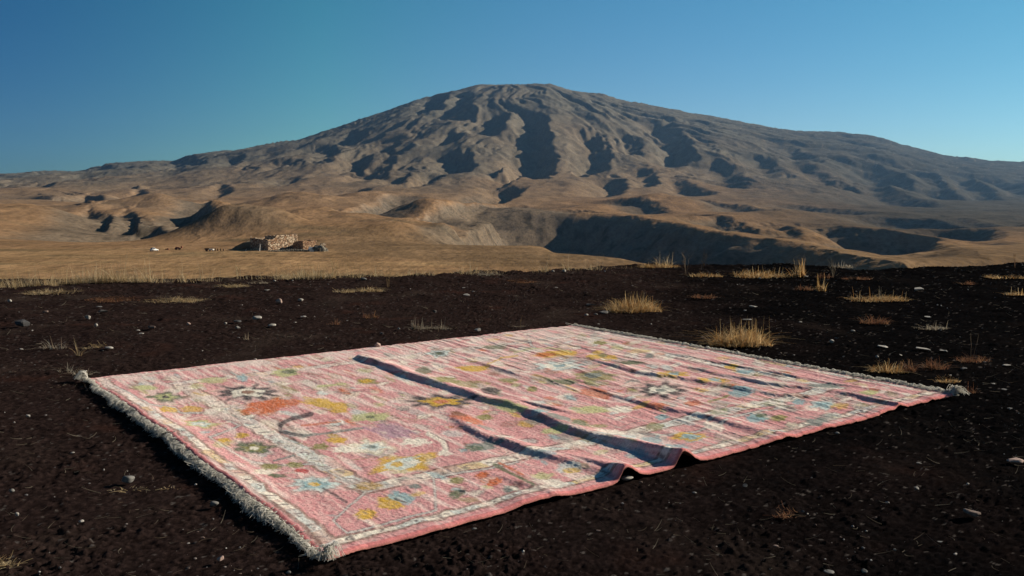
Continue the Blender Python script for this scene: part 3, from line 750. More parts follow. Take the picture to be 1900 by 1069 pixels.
# worn, washed-out pile: pale streaks along the wefts; the paler far end is painted-in grazing-light sheen
wash = fbm(sm / 0.045, tm / 0.42, 4, 470); wash2 = fbm(sm / 0.4, tm / 0.7, 3, 471)
amt = np.clip(0.48 - 0.34 * TT + 0.12 * SS + 0.35 * wash2, 0, 1)
put(sstep(0.05, 0.42, wash + amt - 0.25), lin(246, 232, 222), 0.60)
put(np.clip(0.35 + 0.9 * fbm(sm / 0.022, tm / 0.05, 3, 473), 0, 1), lin(240, 220, 210), 0.24)
wash3 = fbm(sm / 0.03, tm / 0.25, 3, 472)
put(sstep(0.25, 0.6, wash3) * sstep(0.75, 0.2, TT), lin(150, 120, 104), 0.35)
# flowers and leaves
def flower(x, y, rx, ry, outer, inner, core=None, lobes=7, edge=DARK, ea=0.55):
    ell(x, y, rx * 1.35, ry * 1.4, lin(236, 206, 196), a=0.5, lobes=lobes); ell(x, y, rx * 1.06, ry * 1.12, edge, a=ea, lobes=lobes); ell(x, y, rx * 0.95, ry * 0.93, outer, lobes=lobes)
    ell(x, y, rx * 0.60, ry * 0.58, inner, lobes=5)
    if core is not None: ell(x, y, rx * 0.25, ry * 0.3, core)
flower(460, 727, 50, 13, DARK, CREAM, BROWN, 11)
flower(820, 743, 62, 12, DARK, YEL, ORANGE, 9)
flower(1225, 723, 44, 12, DARK, CREAM, GREYG, 9)
flower(586, 897, 46, 14, BLUEC, LBLUE, YEL, 8)
flower(473, 830, 36, 11, GREEN, OLIVE, CREAM, 6)
flower(308, 736, 32, 9, GREEN, LGREEN, DARK, 4)
flower(690, 827, 37, 11, CREAM, BLUEC, GREYG, 6, LGREEN)
flower(1038, 678, 46, 9, BLUEC, CREAM, LBLUE, 7)
flower(814, 655, 22, 6, BLUEC, GREYG, GREEN, 5)
flower(1526, 750, 26, 8, BLUEC, LBLUE, None, 5)
flower(371, 785, 32, 9, LGREEN, BLUEC, CREAM, 5, ORANGE)
ell(750, 857, 58, 17, YEL, rot=-8, lobes=4); ell(748, 858, 36, 11, BLUEC, rot=-8); ell(738, 859, 13, 5, YEL); ell(770, 855, 12, 4, CREAM)
ell(725, 931, 27, 16, YEL); ell(744, 922, 29, 11, LBLUE, rot=12); stroke([(732, 925), (752, 931)], 5, DARK)
ell(678, 953, 21, 9, YEL)
ell(495, 753, 47, 13, ORANGE, rot=-8, lobes=5); ell(535, 745, 26, 5, ORANGE, rot=-6, a=0.8)
ell(595, 746, 34, 9, YEL, rot=8); ell(629, 756, 18, 12, YEL, a=0.9)
stroke([(575, 767), (540, 775), (518, 787)], 11, DARK); stroke([(518, 787), (521, 800), (565, 807)], 8, DARK); stroke([(565, 807), (620, 800), (674, 792)], 6, GREYG); stroke([(674, 790), (700, 800), (724, 812)], 5, PURP)
stroke([(560, 788), (600, 783), (630, 780)], 5, ORANGE, 0.7)
ell(686, 772, 37, 9, LGREEN); ell(686, 772, 9, 3, GREEN)
ell(731, 797, 40, 12, PURP, rot=12, a=0.85, lobes=6)
ell(627, 815, 19, 6, YEL); ell(597, 827, 15, 7, OLIVE); ell(772, 818, 26, 8, CREAM, lobes=5); ell(640, 832, 26, 6, CREAM)
stroke([(795, 804), (822, 818), (828, 834), (818, 840)], 10, CREAM); stroke([(800, 802), (829, 818), (834, 832)], 3.5, DARK, 0.6)
stroke([(602, 905), (622, 918), (642, 932)], 6, DARK, 0.8)
ell(848, 915, 17, 8, GREEN, rot=-15); ell(858, 910, 8, 4, DARK); ell(848, 890, 15, 6, OLIVE); ell(770, 903, 14, 5, GREYG); ell(776, 917, 16, 4, YEL, rot=-10, a=0.7)
ell(896, 882, 15, 6, ORANGE, rot=-12); ell(918, 895, 15, 7, ORANGE, rot=-12); ell(870, 926, 20, 5, OLIVE, a=0.6)
stroke([(918, 862), (950, 880), (990, 903)], 9, GREEN); stroke([(926, 858), (970, 880)], 5, ORANGE, 0.8); ell(945, 910, 9, 6, GREYG)
ell(893, 827, 38, 8, GREYG, rot=-6, lobes=6); ell(881, 830, 20, 5, GREEN, a=0.7); ell(1010, 846, 26, 7, LBLUE, a=0.7); ell(1055, 868, 30, 8, BLUEC, a=0.8); ell(1060, 872, 16, 5, YEL, a=0.8)
ell(311, 760, 17, 6, YEL); ell(355, 757, 22, 6, YEL, a=0.8); ell(416, 816, 13, 5, YEL); ell(448, 807, 14, 5, YEL); ell(270, 718, 22, 5, LGREEN); ell(395, 705, 26, 6, LGREEN, a=0.8)
ell(502, 864, 20, 7, OLIVE); ell(546, 861, 17, 6, OLIVE); ell(514, 883, 18, 4, GREEN); stroke([(510, 853), (530, 848), (545, 844)], 5, GREYG); ell(560, 873, 16, 5, lin(190, 80, 80))
ell(530, 690, 26, 7, LGREEN); ell(536, 688, 14, 4, GREEN); ell(681, 707, 21, 6, OLIVE); ell(680, 707, 13, 3.5, YEL); stroke([(590, 716), (640, 712)], 5, LGREEN); ell(450, 700, 12, 7, LBLUE, a=0.8)
ell(827, 707, 26, 8, OLIVE); ell(865, 712, 26, 8, OLIVE, a=0.7); ell(910, 724, 22, 8, DARK, a=0.9); ell(785, 688, 16, 8, GREEN, a=0.8)
ell(865, 778, 32, 9, ORANGE, rot=15, a=0.8); ell(850, 768, 16, 6, BROWN, rot=15); ell(899, 773, 18, 6, OLIVE); ell(950, 758, 30, 7, LGREEN, rot=12); ell(1040, 780, 26, 8, GREYG, rot=10); ell(1075, 788, 18, 9, GREEN); ell(1000, 770, 18, 5, LBLUE)
ell(877, 682, 32, 6, YEL); ell(918, 644, 22, 5, GREEN, a=0.8); ell(1035, 656, 44, 6, YEL, rot=-4); ell(1010, 658, 20, 4, ORANGE, a=0.8); ell(1103, 662, 18, 6, YEL); ell(1133, 663, 14, 5, YEL); ell(1118, 659, 9, 4, OLIVE)
ell(1045, 708, 32, 4.5, GREEN); ell(1102, 699, 44, 10, OLIVE, lobes=6, a=0.85); ell(1100, 696, 20, 5, GREYG); ell(1105, 729, 32, 10, ORANGE, rot=10, a=0.75); ell(943, 704, 19, 4.5, OLIVE); ell(988, 721, 11, 5, OLIVE); ell(1170, 673, 24, 4, GREEN)
ell(1098, 760, 42, 7, LGREEN); ell(1152, 759, 27, 6, CREAM); ell(1228, 773, 13, 5, LBLUE); ell(1218, 754, 24, 6, ORANGE, a=0.75); ell(1190, 752, 20, 4, YEL, rot=-20, a=0.7); ell(1030, 798, 24, 6, LGREEN)
ell(1248, 695, 30, 7, YEL); ell(1250, 694, 12, 5, LBLUE); ell(1324, 706, 30, 6, YEL); ell(1326, 705, 13, 5, LBLUE); ell(1375, 727, 26, 8, LBLUE); ell(1358, 680, 14, 4, YEL); ell(1383, 689, 18, 4.5, LBLUE)
ell(1530, 716, 38, 5, GREYG, lobes=7); ell(1615, 729, 18, 5, LGREEN); ell(1556, 752, 18, 6, YEL, a=0.7); ell(1278, 809, 34, 8, YEL); ell(1280, 809, 20, 5, LBLUE); ell(1404, 775, 20, 8, LBLUE); ell(1412, 770, 12, 4, GREEN); ell(1446, 775, 16, 6, OLIVE)
stroke([(1315, 745), (1337, 739), (1352, 734)], 5, OLIVE); ell(1286, 748, 17, 5, ORANGE, a=0.8); ell(1514, 782, 20, 8, GREYG); ell(1114, 636, 14, 4, OLIVE); ell(1185, 651, 22, 4, YEL, a=0.5); ell(1205, 660, 10, 4, GREYG); ell(1480, 745, 14, 5, LBLUE)
ell(1130, 800, 30, 6, CREAM, a=0.8); ell(1210, 815, 22, 9, LBLUE, a=0.8); ell(1250, 830, 26, 8, LBLUE, a=0.8); ell(1165, 812, 15, 10, BLUEC, a=0.8); ell(1180, 842, 20, 8, LBLUE, a=0.7); ell(1215, 790, 18, 8, OLIVE, a=0.7)
stroke([(955, 655), (980, 648), (1020, 645), (1060, 652)], 4, LGREEN, 0.7); stroke([(905, 676), (930, 664), (960, 660)], 4, YEL, 0.7)
put(sstep(0.08, 0.6, fbm(sm / 0.035, tm / 0.22, 4, 476)), lin(246, 234, 224), 0.26)
kn = hash2((sm * 140).astype(np.int64), (tm * 140).astype(np.int64), 21)
put((kn > 0.80).astype(float), lin(236, 214, 202), 0.22); put((kn < 0.10).astype(float), lin(150, 112, 108), 0.35)
put(sstep(0.25, 0.6, fbm(sm / 0.02, tm / 0.06, 3, 477)), lin(176, 126, 120), 0.2)
put(np.clip(0.3 + 0.9 * fbm(sm / 0.022, tm / 0.05, 3, 473), 0, 1), lin(240, 220, 210), 0.12)
# a plain selvedge round the rim
edge_d = np.minimum(np.minimum(sm, LS - sm), np.minimum(tm, LT - tm))
put(sstep(0.020, 0.012, edge_d), lin(214, 128, 128), 0.8)
rc = rc * (0.90 + 0.2 * hash2((sm * 230).astype(np.int64), (tm * 230).astype(np.int64), 12))[..., None]
pile = 0.0022 * fbm(sm / 0.012, tm / 0.02, 2, 480) + 0.0012 * (hash2((sm * 200).astype(np.int64), (tm * 200).astype(np.int64), 13) - 0.5)
THICK = 0.009
top = np.dstack([Pxy[..., 0], Pxy[..., 1], hz + THICK + pile])
rnd = sstep(0.0, 0.012, edge_d)
top[..., 2] -= 0.004 * (1 - rnd)
V = [top.reshape(-1, 3)]
# closed slab: underside on the rim grid, coarse inside is not needed - same grid thinned by 6
bi = np.unique(np.r_[np.arange(0, ns, 6), ns - 1]); bj = np.unique(np.r_[np.arange(0, nt, 6), nt - 1])
F1 = grid_faces(nt, ns)
# skirt down from the rim
rim = np.r_[np.arange(ns), np.arange(1, nt) * ns + ns - 1, (nt - 1) * ns + np.arange(ns - 2, -1, -1), np.arange(nt - 2, 0, -1) * ns]
low = top.reshape(-1, 3)[rim].copy(); low[:, 2] -= THICK
nb = ns * nt
F2 = np.stack([rim, nb + np.arange(len(rim)), nb + np.roll(np.arange(len(rim)), -1), np.roll(rim, -1)], -1)
bot = top[np.ix_(bj, bi)].copy(); bot[..., 2] -= THICK; F3 = grid_faces(len(bj), len(bi))[:, ::-1] + nb + len(rim)
rugcol = np.vstack([rc.reshape(-1, 3), rc.reshape(-1, 3)[rim] * 0 + np.array(lin(206, 140, 128)), np.zeros((bot.size // 3, 3)) + np.array(lin(190, 140, 125))])
rug = empty('rug', (rugc[0], rugc[1], 0))
tag(rug, 'large faded pink floral rug with folds and cream fringes spread on the black ground', 'rug')
off = np.array((rugc[0], rugc[1], 0))
mesh_np('woven_field', np.vstack([top.reshape(-1, 3), low, bot.reshape(-1, 3)]) - off, np.vstack([F1, F2, F3]), M_rug, rug, True, rugcol)

def strands(specs, sides=3):
    """specs: list of (points k x 3, radius) -> one mesh's verts, faces (tapered tubes)"""
    vs, fs, n = [], [], 0
    for P, r in specs:
        k = len(P); d = np.gradient(P, axis=0); d /= np.linalg.norm(d, axis=1)[:, None] + 1e-9
        up = np.array((0.13, 0.21, 0.97)); a = np.cross(d, up); a /= np.linalg.norm(a, axis=1)[:, None] + 1e-6; b = np.cross(d, a)
        rr = r * np.linspace(1, 0.35, k)
        for q in range(sides):
            th = 2 * math.pi * q / sides
            vs.append(P + (a * math.cos(th) + b * math.sin(th)) * rr[:, None])
        i = np.arange(k - 1)
        for q in range(sides):
            q2 = (q + 1) % sides
            fs.append(np.stack([n + q * k + i, n + q2 * k + i, n + q2 * k + i + 1, n + q * k + i + 1], -1))
        n += sides * k
    return np.vstack(vs), np.vstack(fs)

def fringe(side, n, length, rise, label):
    specs = []
    out = -es if side == 0 else es
    jcol = 0 if side == 0 else ns - 1
    for i in range(n):
        t = rng.random(); tc = (round(t * LT / 0.03) + 0.3 * math.sin(round(t * LT / 0.03) * 2.4)) * 0.03 / LT; t = min(0.999, max(0.001, tc + (t - tc) * 0.45))
        j = int(t * (nt - 1)); p0 = top[j, jcol].copy(); p0[2] -= THICK * rng.uniform(0.2, 0.9)
        tuft = pnoise(np.array(t * LT / 0.06), np.array(side * 9.0), 501); big = pnoise(np.array(t * LT / 0.35), np.array(side * 9.0 + 2), 502)
        L = length * rng.uniform(0.65, 1.2) * (1 + 0.6 * float(big) + 0.35 * float(tuft))
        dirv = out * 1.0 + et * (0.9 * float(tuft) + rng.normal(0, 0.55) + 0.25); dirv /= np.hypot(*dirv)
        k = 7; u = np.linspace(0, 1, k)
        P = np.zeros((k, 3)); P[:, 0] = p0[0] + dirv[0] * L * u; P[:, 1] = p0[1] + dirv[1] * L * u
        side_w = np.array((-dirv[1], dirv[0])) * rng.normal(0, 0.022)
        P[:, 0] += side_w[0] * np.sin(u * 3.5); P[:, 1] += side_w[1] * np.sin(u * 3.5)
        g = 0.004 + 0.012 * rng.random()
        P[:, 2] = np.maximum(p0[2] + rise * rng.uniform(0.2, 1.2) * np.sin(u * 3.0) - (p0[2] - g) * u**(0.8 if big < 0.15 else 1.5), g) - off[2]
        P[:, 0] -= off[0]; P[:, 1] -= off[1]
        specs.append((P, rng.uniform(0.0012, 0.0023) * (1 if side == 0 else 1.9)))
    v, f = strands(specs)
    o = mesh_np('fringe', v, f, M_fringe, rug, True)
    if label: o['label'] = label
def tassel(corner, dirs, n, L, label):
    specs = []; L *= 0.8
    for i in range(n):
        a = math.atan2(dirs[1], dirs[0]) + rng.normal(0, 0.7); l = L * rng.uniform(0.5, 1.15); k = 6; u = np.linspace(0, 1, k)
        P = np.stack([corner[0] + math.cos(a) * l * u, corner[1] + math.sin(a) * l * u, 0.012 + rng.uniform(0.01, 0.05) * np.sin(u * 3.0) + 0.004], -1); P[:, 0] -= off[0]; P[:, 1] -= off[1]
        P[:, :2] += rng.normal(0, 0.006, (k, 2)) * u[:, None]
        specs.append((P, rng.uniform(0.0015, 0.003)))
    v, f = strands(specs); o = mesh_np('tassel', v, f, M_fringe, rug, True); o['label'] = label
tassel(top[-1, -1], es + 0.1 * et, 130, 0.10, 'tangled white tassel at the far right corner'); tassel(top[-1, 0], -0.3 * es + et, 70, 0.06, 'white tassel at the nearest corner'); tassel(top[0, 0], -es - 0.4 * et, 120, 0.09, 'white tassel at the far left corner')
fringe(0, 2300, 0.044, 0.016, 'long tangled cream fringe drooping to the ground along the left end')
fringe(1, 2200, 0.042, 0.020, 'short white knotted fringe along the far right end')

# ------------------------------------------------------------------ dry grass
def straw_cols(n, kind):
    base = {'gold': [(0.52, 0.34, 0.14), (0.60, 0.45, 0.25), (0.38, 0.20, 0.07)], 'pale': [(0.50, 0.38, 0.21), (0.58, 0.47, 0.30), (0.38, 0.27, 0.14)],
            'rust': [(0.22, 0.10, 0.055), (0.30, 0.17, 0.09), (0.16, 0.07, 0.04)], 'grey': [(0.36, 0.31, 0.23), (0.46, 0.41, 0.32), (0.26, 0.2, 0.14)]}[kind]
    return np.array(base)[rng.integers(0, 3, n)] * rng.uniform(0.75, 1.15, (n, 1))

def blades_mesh(n, rx, ry, h, lean, kind, width=0.0022, stalks=0, stalk_h=2.0, hub=False):
    """n bent blades rooted in an ellipse; returns verts, quads, colours"""
    n2 = n + stalks
    th = rng.uniform(0, 2 * math.pi, n2); rad = np.sqrt(rng.random(n2))
    if hub: rad = rad * 0.35
    bx, by = rx * rad * np.cos(th), ry * rad * np.sin(th)
    if n > 50:
        nc_ = max(3, min(16, n // 40)); cen = rng.uniform(-1, 1, (nc_, 2)) * np.array((rx, ry)) * 0.85; w_ = rng.integers(0, nc_, n2)
        m_ = rng.random(n2) < 0.75
        bx = np.where(m_, cen[w_, 0] + rng.normal(0, rx * 0.17, n2), bx); by = np.where(m_, cen[w_, 1] + rng.normal(0, ry * 0.18, n2), by)
        rad = np.where(m_, 0.5, rad); bx = np.clip(bx, -rx, rx)
        hsc = rng.uniform(0.65, 1.15, nc_)
    prof = 0.45 + 0.55 * np.sqrt(np.clip(1 - (bx / rx)**2, 0, 1))
    hh = h * (0.22 + 0.95 * rng.random(n2)**1.2) * prof
    ld = th + rng.normal(0, 0.7, n2); la = lean * rng.uniform(0.2, 1.5, n2) * (0.5 + 0.7 * rad) + 1.3 * (rng.random(n2) < 0.14)
    if n > 50: hh = hh * np.where(m_, hsc[w_], 1)
    if stalks:
        hh[n:] = h * stalk_h * rng.uniform(0.7, 1.1, stalks); la[n:] = rng.uniform(0.03, 0.16, stalks)
    k = 5; u = np.linspace(0, 1, k)
    hor = hh[:, None] * la[:, None] * (u[None] * 0.45 + 0.75 * u[None]**2)
    px_ = bx[:, None] + np.cos(ld)[:, None] * hor; py_ = by[:, None] + np.sin(ld)[:, None] * hor
    pz_ = np.maximum(hh[:, None] * u[None] * (1 - 0.38 * np.clip(la, 0, 1.6)[:, None] * u[None]), 0.0) - 0.006
    wd = width * rng.uniform(0.7, 1.4, n2)
    fa = rng.uniform(0, math.pi, n2)
    ox = np.cos(fa)[:, None] * wd[:, None] * (1 - 0.8 * u[None]); oy = np.sin(fa)[:, None] * wd[:, None] * (1 - 0.8 * u[None])
    a = np.stack([px_ - ox, py_ - oy, pz_], -1); b = np.stack([px_ + ox, py_ + oy, pz_ + 0.0004], -1)
    v = np.stack([a, b], 2).reshape(-1, 3)
    i = np.arange(n2)[:, None] * (2 * k) + 2 * np.arange(k - 1)[None]; i = i.ravel()
    f = np.stack([i, i + 1, i + 3, i + 2], -1)
    c = np.repeat(straw_cols(n2, kind), 2 * k, 0)
    return v, f, c

def px_size(x, y): return math.hypot(x, y) / FPX
def tuft(px, py, w, h, kind, label, n=None, lean=0.7, stalks=0, stalk_h=2.0, cat='grass', name='grass_tuft', group=None, hub=False, depth=0.55, dz=0, wid=0.0020):
    x, y, z = ground_hit(px, py); s = px_size(x, y)
    n = n or int(40 + w * h * 0.22)
    v, f, c = blades_mesh(n, w * s * 0.5, w * s * 0.5 * depth, h * s * 0.88, lean, kind, wid * max(1.0, y / 6.5), stalks, stalk_h, hub)
    if n > 50:                                   # flattened dead straw at the foot
        sp = []
        for i in range(max(14, n // 12)):
            a, q = rng.uniform(0, 6.28), math.sqrt(rng.random()); L = w * s * rng.uniform(0.10, 0.26); th = rng.normal(0, 0.5) + (0 if rng.random() < .5 else 3.14); u = np.linspace(-0.5, 0.5, 5); cv = rng.normal(0, 0.3)
            cx_, cy_ = w * s * 0.46 * q * math.cos(a), w * s * 0.46 * depth * q * math.sin(a)
            sp.append((np.stack([cx_ + L * (u * math.cos(th) - cv * u**2 * math.sin(th)), cy_ + L * (u * math.sin(th) + cv * u**2 * math.cos(th)), 0.006 + rng.uniform(0, 0.02) + 0.03 * (u + 0.5)**2 * rng.random()], -1), wid * 0.7 * max(1.0, y / 7)))
        v2, f2 = strands(sp); c = np.vstack([c, np.repeat(straw_cols(len(sp), kind), 15, 0)]); f = np.vstack([f, f2 + len(v)]); v = np.vstack([v, v2])
    o = mesh_np(name, v, f, M_straw, col=c); o.location = (x, y, z + dz)
    return tag(o, label, cat, group)

T = tuft
T(1176, 578, 100, 34, 'gold', 'big golden grass tuft beside flat grey slabs, just beyond the far end of the rug', 950, 0.75, 30, 1.25)
T(1372, 640, 112, 40, 'gold', 'widest golden grass tuft, right behind the white fringe of the rug', 1200, 0.75, 36, 1.4)
T(322, 560, 98, 13, 'pale', 'flattened pale straw patch in the middle of the left back ground', 420, 1.5)
T(92, 545, 84, 12, 'pale', 'low sandy grass patch at the left end of the crest', 320, 1.3)
T(205, 558, 96, 8, 'rust', 'thin reddish dry grass strip left of the flattened pale straw patch', 380, 1.5)
T(640, 542, 46, 9, 'pale', 'left half of the pale straw strip below a round stone on the crest', 200, 1.3)
T(686, 541, 48, 14, 'pale', 'taller right half of the pale straw strip below a round stone on the crest', 280, 1.2)
T(800, 612, 84, 10, 'grey', 'thin brownish straw mat beside a flat white stone behind the rug', 130, 1.3, 5, 2.4)
T(776, 610, 26, 14, 'grey', 'small clump of upright stems on the left of the thin brownish straw mat', 60, 0.7, 8, 2.0)
T(1412, 514, 100, 17, 'gold', 'long low golden tuft just under the crest, with a white pebble in front', 600, 0.9, 10, 1.3)
T(1306, 513, 62, 11, 'gold', 'low golden grass at the foot of the bare tall weeds on the crest', 240, 0.9)
T(1482, 514, 30, 26, 'gold', 'tall upright bunch of dry stems on the crest right of the long low tuft', 130, 0.45, 22, 1.5)
T(1525, 540, 18, 20, 'gold', 'narrow upright golden sheaf below the crest beside a bare dry shrub', 110, 0.6, 10, 1.7)
T(1490, 538, 34, 12, 'rust', 'small reddish tuft to the left of the narrow upright golden sheaf', 110, 0.8)
T(1532, 516, 36, 12, 'rust', 'short red brown tuft at the foot of the bare dry shrub', 110, 0.8)
T(1562, 494, 44, 9, 'grey', 'faint pale grass behind the bare dry shrub on the skyline', 130, 0.7, 6, 1.7)
T(1630, 557, 104, 13, 'gold', 'long golden tuft below a pale flat rock on the right', 560, 1.0, 10, 2.0)
T(1622, 600, 48, 20, 'rust', 'red brown tuft with a pale left tip below the long golden tuft', 190, 1.0)
T(1726, 610, 54, 9, 'grey', 'straggly greyish straw with thin wisps below a pale stick', 190, 1.3, 4, 2.4)
T(1795, 528, 26, 10, 'rust', 'tiny reddish tuft near the right end of the crest', 80, 1.0)
T(1868, 516, 56, 9, 'gold', 'low pale gold tuft at the far right of the crest', 190, 1.1)
T(1890, 547, 46, 9, 'gold', 'low tuft cut by the right edge of the frame', 160, 1.1, 4, 1.8)
T(1592, 518, 52, 8, 'rust', 'flat reddish grass right of the bare dry shrub', 150, 1.2)
T(1308, 553, 44, 12, 'rust', 'dull red grass patch between the two large golden tufts and the crest', 150, 1.1)
T(1644, 690, 54, 22, 'gold', 'leftmost golden tuft of the cluster near the right corner of the rug', 220, 0.9, 8, 1.3)
T(1686, 690, 26, 26, 'rust', 'narrow reddish tuft in the middle of the cluster near the right corner of the rug', 120, 0.7)
T(1736, 684, 46, 22, 'rust', 'tousled reddish tuft at the right of the cluster near the right corner of the rug', 140, 1.0, 5, 1.3)
T(1756, 708, 42, 10, 'gold', 'low golden tuft just above the white corner tassel of the rug', 130, 1.2)
T(1806, 670, 52, 14, 'rust', 'round brown tuft with two bare forked stems on the right', 240, 0.9)
T(1800, 728, 30, 8, 'rust', 'smallest reddish tuft right of the white corner tassel of the rug', 60, 0.9, 3, 2.6)
T(104, 646, 44, 20, 'grey', 'sparse pale weed with crossed stems on the left, beyond the far left corner', 45, 0.9, 4, 1.3)
T(178, 646, 40, 9, 'pale', 'flat pale weed touching a white stone on the left', 60, 1.4)
T(146, 660, 26, 34, 'pale', 'leaning pale dry stalk between two flat weeds on the left', 12, 0.7, 4, 1.1, hub=True)
T(148, 694, 44, 14, 'grey', 'dry brown weed at the far left corner of the rug', 60, 1.3)
T(120, 690, 26, 20, 'grey', 'thin wiry weed left of the far left corner of the rug', 20, 0.9)
T(458, 630, 30, 15, 'grey', 'forked dry twig standing behind the left half of the rug', 10, 0.8, 4, 1.3, hub=True)
T(622, 602, 18, 10, 'rust', 'very small reddish tuft behind the left half of the rug', 26, 0.8, 3, 1.4)
T(686, 590, 32, 13, 'rust', 'small rusty tuft behind the raised fold of the rug', 70, 0.9, 4, 1.4)
T(1457, 958, 42, 12, 'rust', 'small brown crushed tuft on the bare ground in front of the rug', 90, 1.2)
T(8, 1052, 46, 20, 'pale', 'pale straw clump in the lower left corner', 60, 1.1)
T(1222, 496, 78, 9, 'gold', 'bushy golden grass along the crest left of the bare tall weeds', 620, 0.8, 14, 1.8)
T(432, 532, 62, 8, 'pale', 'tangled pale straw mat under the crest behind the left of the rug', 260, 1.6)
T(480, 526, 40, 6, 'grey', 'small grey straw scrap right of the tangled pale straw mat', 70, 1.6)
T(905, 511, 66, 7, 'grey', 'faint brownish grass on the middle of the crest', 130, 1.1)
T(970, 524, 60, 4, 'rust', 'thin rusty grass line under the middle of the crest', 360, 1.6)
T(962, 606, 26, 6, 'grey', 'flat straw at the foot of the cross shaped twig', 30, 1.5)
T(240, 908, 60, 7, 'pale', None, 26, 2.2, name='loose_straw', cat=None)['kind'] = 'stuff'
T(320, 905, 40, 5, 'pale', None, 14, 2.2, name='loose_straw', cat=None)['kind'] = 'stuff'

# crest grass on the left: nobody could count it
vs, fs, cs, nn = [], [], [], 0
for i in range(165):
    px = rng.choice([rng.uniform(0, 740), rng.normal(245, 45), rng.normal(160, 30), rng.normal(70, 40), rng.normal(600, 50), rng.uniform(700, 1260)])
    row = float(np.interp(px, CREST[:, 0], CREST[:, 1]))
    x, y, z = ground_hit(px, row + rng.uniform(0.5, 4)); s = px_size(x, y)
    tall = 1.0 + 0.6 * math.exp(-((px - 240) / 90)**2)
    v, f, c = blades_mesh(int(rng.integers(10, 34)), rng.uniform(6, 26) * s, 8 * s, rng.uniform(10, 28) * s * tall, 0.6, 'pale', 0.0026, int(rng.integers(0, 4)), 1.5)
    vs.append(v + np.array((x, y, z - 0.01))); fs.append(f + nn); cs.append(c); nn += len(v)
o = mesh_np('dry_grass', np.vstack(vs), np.vstack(fs), M_straw, col=np.vstack(cs)); tag(o, kind='stuff')

# bare weeds and shrubs: branching stems
def stems_mesh(h, spread, n_main, branch, kind, seed, r=0.003):
    rg = np.random.default_rng(seed); specs = []; cols = []
    for i in range(n_main):
        a = rg.uniform(0, 2 * math.pi); l = h * rg.uniform(0.6, 1.05); sp = spread * rg.uniform(0.2, 1.0)
        k = 7; u = np.linspace(0, 1, k)
        P = np.stack([math.cos(a) * (sp * u**1.3 + 0.01), math.sin(a) * (sp * u**1.3 + 0.01), l * u - 0.01], -1)
        P[:, :2] += rg.normal(0, h * 0.012, (k, 2)) * u[:, None]
        specs.append((P, r))
        for b in range(branch):
            j = rg.integers(2, k - 1); p0 = P[j]; a2 = rg.uniform(0, 2 * math.pi); l2 = h * rg.uniform(0.10, 0.32)
            u2 = np.linspace(0, 1, 4)[:, None]
            Q = p0 + np.array((math.cos(a2) * 0.6, math.sin(a2) * 0.6, 0.9)) * l2 * u2
            specs.append((Q, r * 0.7))
    v, f = strands(specs)
    c = np.zeros((len(v), 3)) + straw_cols(1, kind)
    return v, f, c
def weed(px, py, h, spread, n_main, branch, kind, label, seed, name='dry_weed', cat='weed', rad=0.0026):
    x, y, z = ground_hit(px, py); s = px_size(x, y)
    v, f, c = stems_mesh(h * s, spread * s, n_main, branch, kind, seed, rad * max(1, y / 9))
    o = mesh_np(name, v, f, M_straw, col=c); o.location = (x, y, z)
    return tag(o, label, cat)
weed(1273, 508, 54, 8, 4, 3, 'grey', 'tall bare branching weed on the crest, the left of a pair against the dark hill', 3)
weed(1303, 500, 42, 9, 3, 3, 'grey', 'second bare weed of the pair on the crest against the dark hill', 5)
weed(1492, 512, 48, 3, 3, 1, 'grey', 'three thin tall stems rising from the upright bunch on the crest', 6)
weed(1546, 514, 34, 14, 6, 4, 'grey', 'bare dry shrub spreading its twigs on the crest', 8, 'dry_shrub', 'shrub')
weed(1802, 668, 52, 7, 2, 1, 'grey', 'two bare forked stems standing in the round brown tuft on the right', 10)
weed(964, 606, 24, 6, 1, 2, 'pale', 'cross shaped dry twig standing behind the far corner of the rug', 13)
weed(1634, 556, 24, 5, 2, 1, 'grey', 'thin stems rising from the long golden tuft on the right', 15)
weed(720, 532, 42, 8, 3, 2, 'pale', 'thin branching weed on the crest left of the middle', 16)
weed(620, 516, 42, 10, 4, 3, 'pale', 'widest branching pale weed on the crest against the tan plain', 18)
weed(1884, 496, 26, 5, 3, 1, 'rust', 'upright brown weed on the crest near the right edge', 20)
weed(440, 512, 30, 6, 4, 2, 'pale', 'pale branching weed on the crest above the straw mat', 22)
weed(28, 536, 26, 5, 3, 1, 'pale', 'pale upright stem at the left edge of the crest', 24)


